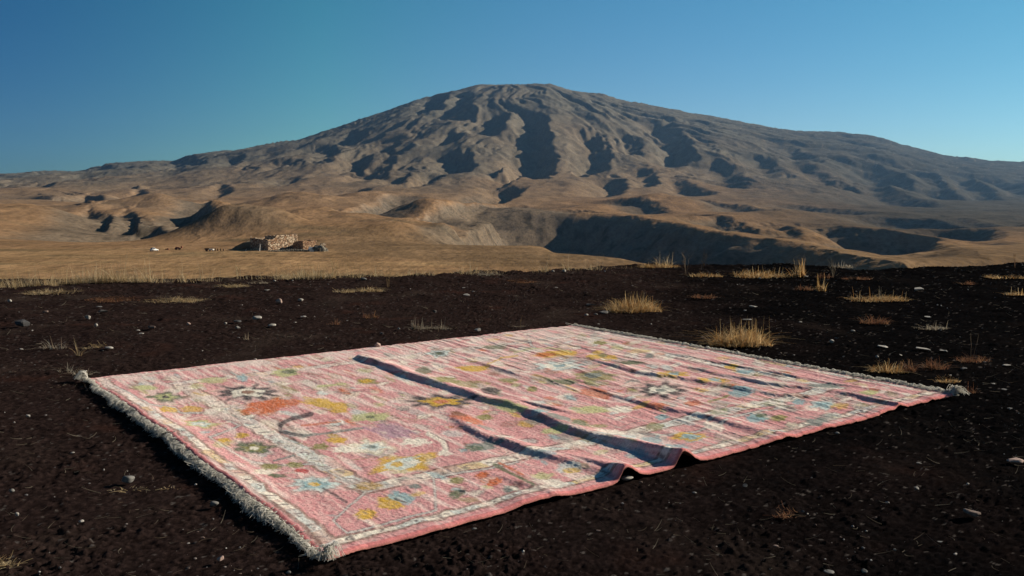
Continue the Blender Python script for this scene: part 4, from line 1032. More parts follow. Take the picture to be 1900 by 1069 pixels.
# ------------------------------------------------------------------ stones
def stone_mesh(seed, w, d, h, kind):
    rg = np.random.default_rng(seed); bm = bmesh.new()
    if kind == 'round':
        bmesh.ops.create_icosphere(bm, subdivisions=3, radius=0.5)
        ph = rg.uniform(0, 9, 6)
        for v in bm.verts:
            p = v.co.copy()
            q = 1 + 0.10 * math.sin(3.1 * p.x * 2 + ph[0]) * math.cos(2.7 * p.y * 2 + ph[1]) + 0.07 * math.sin(5 * p.z * 2 + ph[2] + 3 * p.x) + 0.04 * math.sin(9 * p.y + ph[3]) * math.sin(8 * p.x + ph[4])
            v.co = p * q
    else:
        n = 14 if kind == 'angular' else 18
        for i in range(n):
            a = rg.uniform(0, 6.283); zz = rg.uniform(-0.5, 0.5); r = 0.5 * (rg.uniform(0.45, 1.0) if kind == 'slab' else math.sqrt(max(0.05, 1 - (2 * zz)**2 * 0.7)))
            bm.verts.new((r * math.cos(a), r * math.sin(a), (round(zz * 2) / 2 * 0.9 if kind == 'slab' else zz)))
        res = bmesh.ops.convex_hull(bm, input=bm.verts)
        for g in set(res['geom_interior']) | set(res['geom_unused']):
            if isinstance(g, bmesh.types.BMVert) and g.is_valid: bm.verts.remove(g)
        bmesh.ops.bevel(bm, geom=bm.edges[:], offset=0.035, segments=2, affect='EDGES')
    for v in bm.verts: v.co = Vector((v.co.x * w, v.co.y * d, v.co.z * h))
    me = bpy.data.meshes.new('stone'); bm.to_mesh(me); bm.free()
    if kind == 'round':
        for p in me.polygons: p.use_smooth = True
    return me
def stone(px, py, w, h, kind, mat, label, tilt=0.0, name='stone', cat='stone', rz=None, thin=None):
    """px, py: middle of the stone in the photo; w, h its seen size"""
    x, y, z = ground_hit(px, py + h * 0.5); s = px_size(x, y)
    el = math.atan2(CAM_H - z, y); ww = 0.92 * w * s; dd = ww * random.uniform(0.6, 0.9)
    hh = max((0.10 if kind == 'slab' else 0.25) * ww, min((h * s - dd * math.sin(el)) / math.cos(el), (0.16 if kind == 'slab' else 1.3) * ww)) if thin is None else thin * ww
    sd = int(px * 7 + py * 13)
    me = stone_mesh(sd, ww, dd, hh, kind); me.materials.append(mat)
    o = bpy.data.objects.new(name, me); C.objects.link(o)
    o.location = (x, y + 0.3 * dd, z + hh * 0.30); o.rotation_euler = (tilt, random.uniform(-0.12, 0.12), random.uniform(-0.5, 0.5) if rz is None else rz)
    return tag(o, label, cat)
P_, G_, B_, K_, N_ = M_stone_pale, M_stone_grey, M_stone_brown, M_stone_dark, M_stone_pink
S = stone
S(236, 888, 22, 17, 'round', G_, 'round grey pebble lying among pale straws left of the rug', name='pebble', cat='pebble')
S(397, 934, 16, 12, 'round', G_, 'small grey pebble next to the cream fringe of the rug', name='pebble', cat='pebble')
S(1139, 888, 24, 15, 'round', P_, 'left pebble of the pair at the front edge of the rug', name='pebble', cat='pebble')
S(1163, 886, 25, 13, 'round', P_, 'right pebble of the pair at the front edge of the rug', name='pebble', cat='pebble')
S(162, 588, 11, 9, 'angular', P_, 'pale pointed stone standing on the ground at the left')
S(178, 603, 6, 6, 'round', P_, 'small pale pebble just in front of the pale pointed stone', name='pebble', cat='pebble')
S(201, 645, 16, 6, 'round', P_, 'flat white stone beside the flat pale weed on the left')
S(349, 601, 10, 8, 'angular', N_, 'pinkish stone behind the left half of the rug')
S(280, 606, 18, 9, 'angular', B_, 'dull brown stone to the left of the pinkish one')
S(255, 613, 10, 3, 'slab', P_, 'smaller pale sliver above another sliver on the left')
S(261, 619, 12, 3, 'slab', P_, 'longer pale sliver below a smaller sliver on the left')
S(182, 568, 14, 6, 'slab', G_, 'grey slab lying behind the pale pointed stone')
S(188, 577, 20, 8, 'angular', K_, 'dark lump between the grey slab and the pale pointed stone')
S(17, 558, 8, 6, 'round', P_, 'pale pebble under the sandy grass patch by the left edge', name='pebble', cat='pebble')
S(84, 578, 10, 6, 'angular', B_, 'small brownish stone with dry stalks on the far left')
S(38, 598, 30, 16, 'angular', K_, 'black clod of earth near the left edge of the photo', cat='clod', name='earth_clod')
S(38, 648, 9, 3, 'slab', P_, 'thin pale chip below the black clod near the left edge')
S(517, 558, 13, 10, 'round', N_, 'round pinkish stone below the straw mat, left one of two')
S(557, 556, 12, 6, 'round', P_, 'half buried pale stone right of the round pinkish one')
S(476, 589, 18, 8, 'round', P_, 'curved pale stone, the longest of those behind the left half of the rug', 0.15)
S(504, 603, 15, 6, 'round', P_, 'smooth oval white stone in front of the curved pale stone')
S(441, 607, 13, 7, 'angular', G_, 'grey angular stone left of the smooth oval white stone')
S(418, 600, 6, 4, 'round', P_, 'tiny pale pebble left of the grey angular stone', name='pebble', cat='pebble')
S(440, 596, 18, 7, 'angular', K_, 'black stone between the curved pale stone and the grey angular one')
S(674, 517, 14, 6, 'round', G_, 'round stone on the crest above the pale straw strip')
S(509, 521, 6, 4, 'round', P_, 'small white pebble on the crest right of the straw mat', name='pebble', cat='pebble')
S(495, 538, 13, 3, 'slab', P_, 'thin pale sliver below the grey straw scrap')
S(562, 588, 14, 4, 'angular', P_, 'pale bone-like chip right of the curved pale stone')
S(547, 598, 8, 3, 'slab', P_, 'thin chip in front of the pale bone-like chip')
S(473, 668, 9, 7, 'angular', P_, 'bluish white stone just behind the left back edge of the rug')
S(701, 640, 15, 17, 'angular', N_, 'pale tan stone standing right behind the raised fold of the rug', name='rock', cat='rock')
S(708, 616, 8, 8, 'angular', G_, 'small grey stone further behind the pale tan standing stone')
S(740, 610, 5, 4, 'round', P_, 'tiny white pebble left of the brownish straw mat', name='pebble', cat='pebble')
S(886, 611, 16, 8, 'angular', P_, 'flat white stone right of the brownish straw mat behind the rug')
S(865, 545, 17, 8, 'slab', P_, 'pale oval slab in the middle distance behind the rug', 0.3)
S(860, 533, 9, 4, 'slab', P_, 'smaller pale slab behind the pale oval slab')
S(1033, 533, 10, 4, 'slab', P_, 'thin pale slab under the middle of the crest')
S(805, 577, 12, 9, 'angular', K_, 'dark rock with a grey edge in the middle distance')
S(1047, 502, 8, 6, 'round', P_, 'white pebble sitting on the crest line in the middle', name='pebble', cat='pebble')
S(1026, 503, 6, 4, 'round', P_, 'smaller white pebble on the crest line, left of the white pebble in the middle', name='pebble', cat='pebble')
S(1096, 564, 28, 7, 'slab', G_, 'long flat grey slab left of the big golden tuft')
S(1120, 576, 22, 11, 'slab', G_, 'broad grey slab touching the shade of the big golden tuft', 0.15)
S(1088, 584, 10, 5, 'angular', P_, 'pale chip in front of the long flat grey slab')
S(1105, 583, 10, 5, 'angular', G_, 'grey chip in front of the broad grey slab')
S(1111, 601, 8, 3, 'slab', P_, 'thin chip between the far fringe and the grey slabs')
S(1399, 569, 19, 4, 'slab', P_, 'long pale slat behind the widest golden tuft, top one of three')
S(1383, 575, 10, 5, 'slab', P_, 'squarish pale chip behind the widest golden tuft')
S(1387, 593, 24, 4, 'slab', P_, 'pale slat touching the top of the widest golden tuft')
S(1410, 516, 5, 4, 'round', P_, 'white pebble in front of the long low golden tuft on the crest', name='pebble', cat='pebble')
S(1496, 513, 7, 3, 'round', P_, 'white pebble at the foot of the upright bunch of stems', name='pebble', cat='pebble')
S(1487, 597, 10, 4, 'slab', P_, 'lone pale sliver right of the widest golden tuft')
S(1706, 534, 24, 10, 'slab', P_, 'pale flat rock near the crest on the right', 0.2, name='rock', cat='rock')
S(1722, 588, 17, 4, 'slab', P_, 'slender pale stick-like sliver right of the red brown tuft', rz=-0.6)
S(1583, 614, 8, 4, 'round', P_, 'small white pebble under the red brown tuft', name='pebble', cat='pebble')
S(1544, 633, 11, 8, 'angular', P_, 'pale stone behind the far end of the rug, right of the widest tuft')
S(1553, 627, 12, 4, 'slab', G_, 'grey sliver touching the pale stone behind the far end of the rug')
S(1640, 643, 26, 5, 'slab', P_, 'leftmost pale slat in the row of slats on the right')
S(1716, 648, 30, 5, 'slab', P_, 'middle and longest pale slat in the row on the right')
S(1754, 651, 20, 4, 'slab', P_, 'rightmost pale slat in the row on the right')
S(1672, 657, 9, 7, 'slab', P_, 'tilted pale splinter just below the row of slats', 0.5, rz=0.9)
S(1628, 662, 6, 5, 'round', P_, 'white pebble behind the leftmost golden tuft of the cluster', name='pebble', cat='pebble')
S(1870, 678, 19, 5, 'slab', P_, 'pale sliver by the right edge, right of the round brown tuft')
S(1790, 684, 18, 4, 'slab', G_, 'grey sliver below the round brown tuft on the right')
S(1844, 712, 9, 4, 'slab', P_, 'small pale chip right of the smallest reddish tuft')
S(1866, 723, 14, 5, 'slab', G_, 'greyish chip by the right edge, level with the corner tassel')
S(1875, 758, 11, 4, 'slab', G_, 'greyish chip by the right edge, below the corner tassel')
S(1554, 804, 8, 5, 'round', P_, 'white pebble in front of the right half of the rug', name='pebble', cat='pebble')
S(1384, 898, 14, 13, 'slab', G_, 'thin upright grey slab in front of the rug on the right', 0.8)
S(1806, 950, 36, 22, 'angular', B_, 'large angular brown rock in the lower right', name='rock', cat='rock')
S(1888, 854, 36, 12, 'slab', N_, 'pale broken slab cut by the right edge of the frame', name='rock', cat='rock')
S(1796, 899, 6, 4, 'round', P_, 'tiny white pebble above the large angular brown rock', name='pebble', cat='pebble')
S(1702, 906, 12, 9, 'angular', G_, 'greyish stone up and left of the large angular brown rock')
S(1706, 859, 14, 7, 'slab', G_, 'flat grey stone further back, above the greyish stone on the right')
S(1746, 1006, 14, 6, 'slab', G_, 'flat grey chip below the large angular brown rock')
S(1606, 1058, 16, 13, 'slab', G_, 'tilted grey flake at the bottom of the frame on the right', 0.7)
S(1661, 1018, 9, 10, 'slab', G_, 'small upright grey flake above the tilted flake', 0.8)
S(1540, 1062, 20, 9, 'round', G_, 'smooth grey pebble at the bottom of the frame', name='pebble', cat='pebble')
S(1289, 915, 9, 5, 'round', G_, 'greenish grey pebble in front of the fold openings', name='pebble', cat='pebble')
S(1111, 985, 13, 6, 'slab', B_, 'flat brown chip on the bare ground below the pebble pair')
S(1440, 1014, 14, 5, 'slab', B_, 'flat brownish chip in the lower middle of the bare ground')
S(21, 911, 9, 8, 'round', G_, 'small grey pebble near the left edge in the foreground', name='pebble', cat='pebble')
S(31, 955, 7, 8, 'round', P_, 'pale pebble below the small grey one near the left edge', name='pebble', cat='pebble')
S(150, 968, 9, 7, 'round', P_, 'pale pebble on the left foreground, right of the other two', name='pebble', cat='pebble')
S(408, 1036, 16, 14, 'angular', N_, 'angular pinkish chip in the lower left foreground')
S(535, 1063, 10, 7, 'round', G_, 'grey pebble at the bottom edge below the fringe', name='pebble', cat='pebble')
S(51, 772, 10, 6, 'angular', P_, 'pale chip in the left middle ground', )
S(134, 841, 7, 4, 'round', P_, 'tiny pale pebble left of the cream fringe', name='pebble', cat='pebble')
S(880, 982, 10, 5, 'round', G_, 'pale grey pebble in front of the near edge of the rug', name='pebble', cat='pebble')

# gravel and straw litter: past counting
def gravel():
    n = 6000
    base = []
    bm = bmesh.new(); bmesh.ops.create_icosphere(bm, subdivisions=1, radius=1); bm.verts.ensure_lookup_table()
    bv = np.array([v.co[:] for v in bm.verts]); bf = np.array([[v.index for v in f.verts] for f in bm.faces]); bm.free()
    px = rng.uniform(-60, 1960, n); d = 2.5 * (6.4 ** rng.random(n)); x = (px - CX0) / FPX * d
    keep = in_rug(x, d) < -0.02; x, d = x[keep], d[keep]; n = len(x)
    k_ = rng.random(n) < np.clip(0.25 + 1.1 * fbm(x / 0.7, d / 0.7, 3, 601), 0.05, 1); x, d = x[k_], d[k_]; n = len(x)
    z = gh_smooth(x, d)
    sz = (0.0014 + 0.0075 * rng.random(n)**5) * (0.6 + d / 9)
    a = rng.uniform(0, 6.28, n)
    V = bv[None] * (sz[:, None, None] * rng.uniform(0.5, 1.2, (n, 1, 3))) * (1 + rng.normal(0, 0.15, (n, len(bv), 1)))
    V[..., 2] *= 0.55
    c, s = np.cos(a)[:, None], np.sin(a)[:, None]
    V = np.stack([V[..., 0] * c - V[..., 1] * s, V[..., 0] * s + V[..., 1] * c, V[..., 2]], -1)
    V = V + np.stack([x, d, z + sz * 0.3 + 0.002], -1)[:, None]
    F = bf[None] + (np.arange(n) * len(bv))[:, None, None]
    pal = np.array([(0.30, 0.28, 0.26), (0.20, 0.17, 0.155), (0.46, 0.44, 0.41), (0.12, 0.085, 0.07), (0.10, 0.095, 0.095), (0.07, 0.045, 0.038)])
    cc = np.repeat(pal[rng.choice(6, n, p=[0.16, 0.2, 0.10, 0.22, 0.16, 0.16])], len(bv), 0)
    o = mesh_np('gravel', V.reshape(-1, 3), F.reshape(-1, 3), mat_attr('gravel_stone', 200, None, 0.2, 0.85, 0.2), smooth=False, col=cc)
    tag(o, kind='stuff')
gravel()
def litter():
    n = 1300; specs = []; cl = []
    px = rng.uniform(-40, 1940, n); d = 2.6 * (5.6 ** rng.random(n)); x = (px - CX0) / FPX * d
    keep = in_rug(x, d) < -0.06; x, d = x[keep], d[keep]; z = gh_smooth(x, d)
    pal = straw_cols(len(x), "grey") * 0.5
    for i in range(len(x)):
        L = rng.uniform(0.015, 0.07) * (0.7 + d[i] / 12); a = rng.uniform(0, 6.28); k = 5; u = np.linspace(-0.5, 0.5, k); cv = rng.normal(0, 0.35)
        P = np.stack([x[i] + L * (u * math.cos(a) - cv * u**2 * math.sin(a)), d[i] + L * (u * math.sin(a) + cv * u**2 * math.cos(a)), z[i] + 0.004 + L * rng.uniform(0, 0.5) * (u + 0.5)**1.5], -1)
        specs.append((P, rng.uniform(0.0007, 0.0014) * (0.6 + d[i] / 7)))
        cl.append(np.repeat(pal[i][None], 15, 0))
    v, f = strands(specs)
    o = mesh_np('straw_litter', v, f, M_straw, col=np.vstack(cl)); tag(o, kind='stuff')
litter()

# ------------------------------------------------------------------ the homestead on the plain
D0 = 300.0; U = D0 / FPX            # metres per photo pixel at the homestead
def hx(px, d=D0): return (px - CX0) / FPX * d
def hz_(px, d=D0): return land_z(px, d)
def masonry(name, c_lo, c_hi, mortar, scale):
    m, n, l, b = new_mat(name, 0.95, 0.05)
    tc = nd(n, 'ShaderNodeTexCoord')
    mp = nd(n, 'ShaderNodeMapping'); mp.inputs['Scale'].default_value = (1, 1, 1.35); l.new(tc.outputs['Object'], mp.inputs[0])
    v = nd(n, 'ShaderNodeTexVoronoi', feature='DISTANCE_TO_EDGE'); v.inputs['Scale'].default_value = scale; l.new(mp.outputs[0], v.inputs['Vector'])
    v2 = nd(n, 'ShaderNodeTexVoronoi'); v2.inputs['Scale'].default_value = scale; l.new(mp.outputs[0], v2.inputs['Vector'])
    sep = nd(n, 'ShaderNodeSeparateColor'); l.new(v2.outputs['Color'], sep.inputs[0])
    r = ramp(n, l, sep.outputs[0], [(0.0, c_lo), (0.45, tuple(0.5 * (a_ + b_) for a_, b_ in zip(c_lo, c_hi))), (1.0, c_hi)])
    e = ramp(n, l, v.outputs[0], [(0.03, (0, 0, 0)), (0.10, (1, 1, 1))])
    mx = nd(n, 'ShaderNodeMix', data_type='RGBA'); l.new(e.outputs[0], mx.inputs[0]); mx.inputs[6].default_value = (*mortar, 1); l.new(r.outputs[0], mx.inputs[7])
    l.new(mx.outputs[2], b.inputs['Base Color'])
    bump(n, l, e.outputs[0], 0.8, 0.18, b)
    return m
M_wall = masonry('rubble_masonry', (0.26, 0.15, 0.085), (0.60, 0.49, 0.36), (0.07, 0.045, 0.03), 1.0)
M_wall2 = masonry('brown_masonry', (0.24, 0.13, 0.075), (0.50, 0.35, 0.23), (0.07, 0.045, 0.03), 1.4)
M_sod = mat_noise('sod_roof', (0.22, 0.14, 0.075), (0.36, 0.23, 0.12), 1.2, 1.0, 0.0, 0.6, 0.1)
M_greyrub = masonry('grey_rubble', (0.16, 0.145, 0.12), (0.36, 0.33, 0.27), (0.07, 0.065, 0.055), 1.8)
M_white = mat_noise('weathered_white_board', (0.62, 0.61, 0.58), (0.80, 0.79, 0.76), 3, 0.7, 0.2, 0.1, 0.02)
M_dkwood = mat_noise('dark_timber', (0.035, 0.026, 0.02), (0.085, 0.06, 0.045), 4, 0.9, 0.1, 0.3, 0.02)
M_rust = mat_noise('rusty_iron', (0.13, 0.04, 0.022), (0.26, 0.09, 0.05), 3, 0.85, 0.2, 0.3, 0.02)
M_carwhite = mat_noise('white_paint', (0.70, 0.70, 0.69), (0.80, 0.80, 0.79), 2, 0.35, 0.5, 0)
M_tyre = mat_noise('tyre_rubber', (0.015, 0.015, 0.015), (0.03, 0.03, 0.03), 8, 0.9, 0.2, 0)
M_glass = mat_noise('dark_window_glass', (0.02, 0.025, 0.03), (0.03, 0.035, 0.04), 2, 0.1, 0.5, 0)

def wall_bm(bm, p, q, thick, z0, heights, seed, jag=0.25):
    """a thick wall from p to q (local xy), outer face on the right-hand side; ragged top through heights [(u, z)]"""
    rg = np.random.default_rng(seed); p = Vector(p); q = Vector(q); d = q - p; Ln = d.length; d.normalize(); nrm = Vector((-d.y, d.x))
    n = max(6, int(Ln / 0.45)); hu = [h[0] for h in heights]; hv = [h[1] for h in heights]
    prev = None
    for i in range(n + 1):
        u = i / n; h = float(np.interp(u, hu, hv)) + rg.uniform(-jag, jag) * 0.6
        a = p + d * (Ln * u)
        row = []
        nk = 7
        for side in (0, 1):
            for k in range(nk):
                zz = z0 + (h - z0) * k / (nk - 1); o_ = rg.uniform(-0.07, 0.07)
                pt = a + nrm * (thick if side else 0) + nrm * o_ * (1 if side else -1)
                row.append(bm.verts.new((pt.x, pt.y, zz)))
        row = row[:nk] + row[nk:][::-1]
        if prev:
            m = len(row)
            for k in range(m): 
                k2 = (k + 1) % m
                bm.faces.new((prev[k], row[k], row[k2], prev[k2]))
        else: bm.faces.new(row)
        prev = row
    bm.faces.new(prev[::-1])

def bm_obj(name, bm, mat, parent=None, smooth=False):
    bmesh.ops.recalc_face_normals(bm, faces=bm.faces)
    me = bpy.data.meshes.new(name); bm.to_mesh(me); bm.free()
    for p in me.polygons: p.use_smooth = smooth
    return link(name, me, mat, parent)
def box_bm(bm, c, s, rot=None, bev=0.0):
    r = bmesh.ops.create_cube(bm, size=1)
    M = Matrix.Translation(c) @ (rot.to_4x4() if rot else Matrix.Identity(4)) @ Matrix.Diagonal((*s, 1))
    bmesh.ops.transform(bm, matrix=M, verts=r['verts'])
    if bev:
        es_ = list({e for v in r['verts'] for e in v.link_edges})
        bmesh.ops.bevel(bm, geom=es_, offset=bev, segments=2, affect='EDGES')

e1 = Vector((-0.80, 0.60)); e2 = Vector((0.60, 0.80))    # along the shaded wall / along the sunlit wall, from the near corner
def rect_building(name, px, d, L1, L2, hgt, label, mat, seed, tops1, tops2, thick=0.6, roof=True, cat='building'):
    x, z = hx(px, d), hz_(px, d)
    t = empty(name, (x, d, z - 0.05)); tag(t, label, cat)
    A0 = Vector((0, 0)); P1 = e1 * L1; P2 = e2 * L2; P3 = P1 + P2
    bm = bmesh.new(); wall_bm(bm, P1, A0, thick, -0.4, tops1, seed); o = bm_obj('wall', bm, mat, t); o['label'] = 'shaded stone side wall'
    bm = bmesh.new(); wall_bm(bm, e2 * thick * 0.98, P2, thick, -0.4, tops2, seed + 1); o = bm_obj('wall', bm, mat, t); o['label'] = 'sunlit stone wall'
    bm = bmesh.new(); wall_bm(bm, P2 + e1 * thick * 0.98, P3, thick, -0.4, [(0, tops2[-1][1]), (1, hgt)], seed + 2); bm_obj('wall', bm, mat, t)
    bm = bmesh.new(); wall_bm(bm, P3 - e2 * thick * 0.98, P1 + e2 * thick * 0.98, thick, -0.4, [(0, hgt), (1, tops1[0][1])], seed + 3); bm_obj('wall', bm, mat, t)
    if roof:
        bm = bmesh.new(); n = 9
        vv = [[bm.verts.new((*(e1 * (thick + (L1 - 2 * thick) * i / n) + e2 * (thick + (L2 - 2 * thick) * j / n)), hgt - 0.45 + 0.25 * math.sin(math.pi * i / n) * math.sin(math.pi * j / n) + random.uniform(0, 0.12))) for j in range(n + 1)] for i in range(n + 1)]
        for i in range(n):
            for j in range(n): bm.faces.new((vv[i][j], vv[i + 1][j], vv[i + 1][j + 1], vv[i][j + 1]))
        r_ = bmesh.ops.extrude_face_region(bm, geom=bm.faces[:]); bmesh.ops.translate(bm, vec=(0, 0, -0.3), verts=[g for g in r_['geom'] if isinstance(g, bmesh.types.BMVert)])
        o = bm_obj('roof', bm, M_sod, t)
    return t
hgt = 22 * U
house = rect_building('stone_house', 497, D0, 42 * U / 0.80, 42 * U / 0.60, hgt, 'largest ruined stone house on the plain, with a sunlit rubble wall and raised back room', M_wall, 100,
    [(0, hgt * 1.0), (0.3, hgt * 1.02), (0.6, hgt * 0.95), (1, hgt * 0.92)], [(0, hgt * 0.95), (0.2, hgt), (0.24, hgt * 1.30), (0.5, hgt * 1.26), (0.75, hgt * 1.30), (1, hgt * 1.33)])
bm = bmesh.new(); wall_bm(bm, e2 * (42 * U / 0.6 * 0.24) + e1 * 5.5, e2 * (42 * U / 0.6 * 0.24) + e1 * 0.62, 0.6, hgt * 0.8, [(0, hgt * 1.2), (1, hgt * 1.3)], 130)
o = bm_obj('room_wall', bm, M_wall, house); o['label'] = 'wall of the raised back room, in shade'
h2 = 18 * U
annex = rect_building('stone_annex', 562, D0 + 3, 23 * U / 0.8, 20 * U / 0.6, h2, 'lower stone outbuilding with one brown sunlit wall, right of the largest ruined house', M_wall2, 150,
    [(0, h2 * 0.72), (0.85, h2 * 1.0), (1, h2 * 0.97)], [(0, h2 * 0.93), (1, h2 * 0.95)])
t = empty('ruined_wall', (hx(587), D0 + 2, hz_(587))); tag(t, 'broken pale stone wall with a gap, right end of the homestead', 'wall')
bm = bmesh.new(); wall_bm(bm, (-0.9, -0.3), (0.0, 0.2), 0.6, -0.4, [(0, 8 * U), (0.5, 10 * U), (1, 9 * U)], 170); bm_obj('wall_stump', bm, M_wall, t)
bm = bmesh.new(); wall_bm(bm, (0.9, 0.0), (2.6, 1.2), 0.6, -0.4, [(0, 8.5 * U), (0.15, 12.5 * U), (1, 13 * U)], 171); bm_obj('wall_panel', bm, M_wall, t)
# earth-covered hut with a dark doorway
x0, z0 = hx(597), hz_(597, D0 - 4)
t = empty('earth_hut', (x0, D0 - 4, z0)); tag(t, 'low grey earth covered hut with a small dark doorway, in front of the broken wall', 'hut')
bm = bmesh.new(); bmesh.ops.create_uvsphere(bm, u_segments=36, v_segments=18, radius=1)
for v in bm.verts:
    p = v.co; q = 1 + 0.07 * math.sin(7 * p.x + 2 * p.y) + 0.06 * math.cos(9 * p.y - 3 * p.z)
    v.co = Vector((p.x * 15 * U * q, p.y * 1.6 * q, p.z * 11 * U * q - 0.05))
bm_obj('earth_mound', bm, M_greyrub, t, True)
bm = bmesh.new()
box_bm(bm, (0.0, -1.75, 0.5), (0.14, 0.5, 1.0), None, 0.02); box_bm(bm, (0.62, -1.75, 0.5), (0.14, 0.5, 1.0), None, 0.02); box_bm(bm, (0.31, -1.75, 1.08), (0.9, 0.55, 0.16), None, 0.02)
bm_obj('door_frame', bm, M_greyrub, t)
bm = bmesh.new(); box_bm(bm, (0.31, -1.66, 0.5), (0.48, 0.1, 1.0)); bm_obj('door', bm, M_dkwood, t)
# pale sheets leaning by the hut
for (px, py, w, h, lab, tl) in ((577.5, 466, 10, 7, 'upper white sheet leaning against the brown outbuilding', 0.35), (579, 470.5, 7, 6, 'lower white block in front of the leaning white sheet', 0.1)):
    d = D0 - 5; bm = bmesh.new()
    box_bm(bm, (0, 0, h * U * 0.5), (w * U, 0.12 if tl > 0.2 else 0.6, h * U), Matrix.Rotation(0.25 if tl > .2 else 0.05, 3, 'Y'), 0.02)
    box_bm(bm, (-w * U * 0.3, 0.1, h * U * 0.45), (0.1, 0.12, h * U * 0.9), None, 0.02); box_bm(bm, (w * U * 0.3, 0.1, h * U * 0.45), (0.1, 0.12, h * U * 0.9), None, 0.02)
    o = bm_obj('white_panel', bm, M_white); o.location = (hx(px, d), d - (0.8 if tl < .2 else 0), hz_(px, d) + (471 - py - h * 0.5) * U * 0.9); o.rotation_euler = (-tl, 0, 0.3); tag(o, lab, 'panel')
# rubble bank in front of the houses
vs, fs, nn = [], [], 0
bm = bmesh.new(); bmesh.ops.create_icosphere(bm, subdivisions=4, radius=1); bm.verts.ensure_lookup_table()
v = np.array([q.co[:] for q in bm.verts]); f = np.array([[q.index for q in p.verts] for p in bm.faces]); bm.free()
v = v * np.array((38 * U, 1.8, 0.35)) * (1 + 0.08 * rng.normal(0, 1, (len(v), 1))); vs.append(v + np.array((hx(538, D0 - 3.5), D0 - 3.5, hz_(538, D0 - 3.5) - 0.1))); fs.append(f); nn += len(v)
bm = bmesh.new(); bmesh.ops.create_icosphere(bm, subdivisions=2, radius=0.5); bv = np.array([v.co[:] for v in bm.verts]); bm.verts.ensure_lookup_table(); bf = np.array([[v.index for v in f.verts] for f in bm.faces]); bm.free()
for i in range(150):
    px = rng.uniform(498, 578); d = D0 - 3.5 + rng.uniform(-1.6, 1.2); hh = math.exp(-((px - 545) / 26)**2)
    s_ = rng.uniform(0.25, 0.6); v = bv * s_ * rng.uniform(0.6, 1.2, 3) * (1 + rng.normal(0, 0.07, (len(bv), 1)))
    vs.append(v + np.array((hx(px, d), d, hz_(px, d) + 0.1 + rng.uniform(0, 0.6) * hh))); fs.append(bf + nn); nn += len(v)
o = mesh_np('rubble_bank', np.vstack(vs), np.vstack(fs), M_greyrub, smooth=False)
tag(o, 'low bank of grey fallen stones in front of the stone buildings', 'rubble')
# poles and small things by the house
def pole(px, base_row_d, h, lean, mat, label, r=0.09, name='pole', cat='pole'):
    d = base_row_d; specs = [(np.stack([np.linspace(0, lean, 6), np.zeros(6), np.linspace(-0.1, h, 6)], -1), r)]
    v, f = strands(specs, 8); o = mesh_np(name, v, f, mat); o.location = (hx(px, d), d, hz_(px, d)); return tag(o, label, cat)
pole(481, D0 - 2.2, 13 * U, 0.35, M_white, 'white pole leaning before the shaded wall of the largest house', 0.17)
pole(454.5, D0 - 2, 4 * U, 0.5, M_white, 'short pale stick at the left foot of the largest house', 0.14)
pole(466, D0 + 9, 26 * U, 0.0, M_white, 'thin pale post sticking up behind the roof of the largest house', 0.1)
# sloping earth bank against the shaded wall
bm = bmesh.new(); L = 26 * U
pr = [(-L, 0.0), (-L * 0.55, 8.5 * U), (-2.5 * U, 14.5 * U), (3.0, 17 * U), (3.0, 0)]
for yy in (0, 7.0):
    pass
a_ = [bm.verts.new((p[0], 0.5, p[1] * 0.9 - 0.05)) for p in pr]; b_ = [bm.verts.new((p[0] * 0.7, 7, p[1] - 0.05)) for p in pr]
bm.faces.new(a_); bm.faces.new(b_[::-1])
for i in range(5): bm.faces.new((a_[i], b_[i], b_[(i + 1) % 5], a_[(i + 1) % 5]))
bmesh.ops.subdivide_edges(bm, edges=bm.edges[:], cuts=4, use_grid_fill=True)
for v in bm.verts: v.co += Vector((random.uniform(-.1, .1), random.uniform(-.15, .15), random.uniform(-.06, .06)))
o = bm_obj('earth_bank', bm, mat_noise('turf_bank', (0.13, 0.11, 0.075), (0.21, 0.17, 0.11), 1, 1.0, 0, 0.5, 0.1), None, True)
dd_ = D0 + 7; o.location = (hx(452, dd_), dd_, hz_(452, dd_)); tag(o, 'sloping earth bank piled against the left end of the largest house', 'bank')
# four short dark posts
for k, (px, h) in enumerate(((399, 5.2), (403.5, 4.8), (409, 4.8), (414, 4.0))):
    d = D0 - 2
    bm = bmesh.new(); box_bm(bm, (0, 0, h * U * 0.5), (1.5 * U, 0.28, h * U), None, 0.05); box_bm(bm, (0.02, 0, h * U * 0.97), (0.9 * U, 0.24, 0.22), None, 0.05)
    o = bm_obj('post', bm, M_dkwood); o.location = (hx(px, d), d, hz_(px, d) - 0.05); o.rotation_euler = (0, 0, 0.3 * k)
    tag(o, ['first short dark post of four, next to the white trough', 'second short dark post of four from the white trough', 'third short dark post of four from the white trough', 'last short dark post of four, farthest from the white trough'][k], 'post', 'short dark posts in a row on the plain')
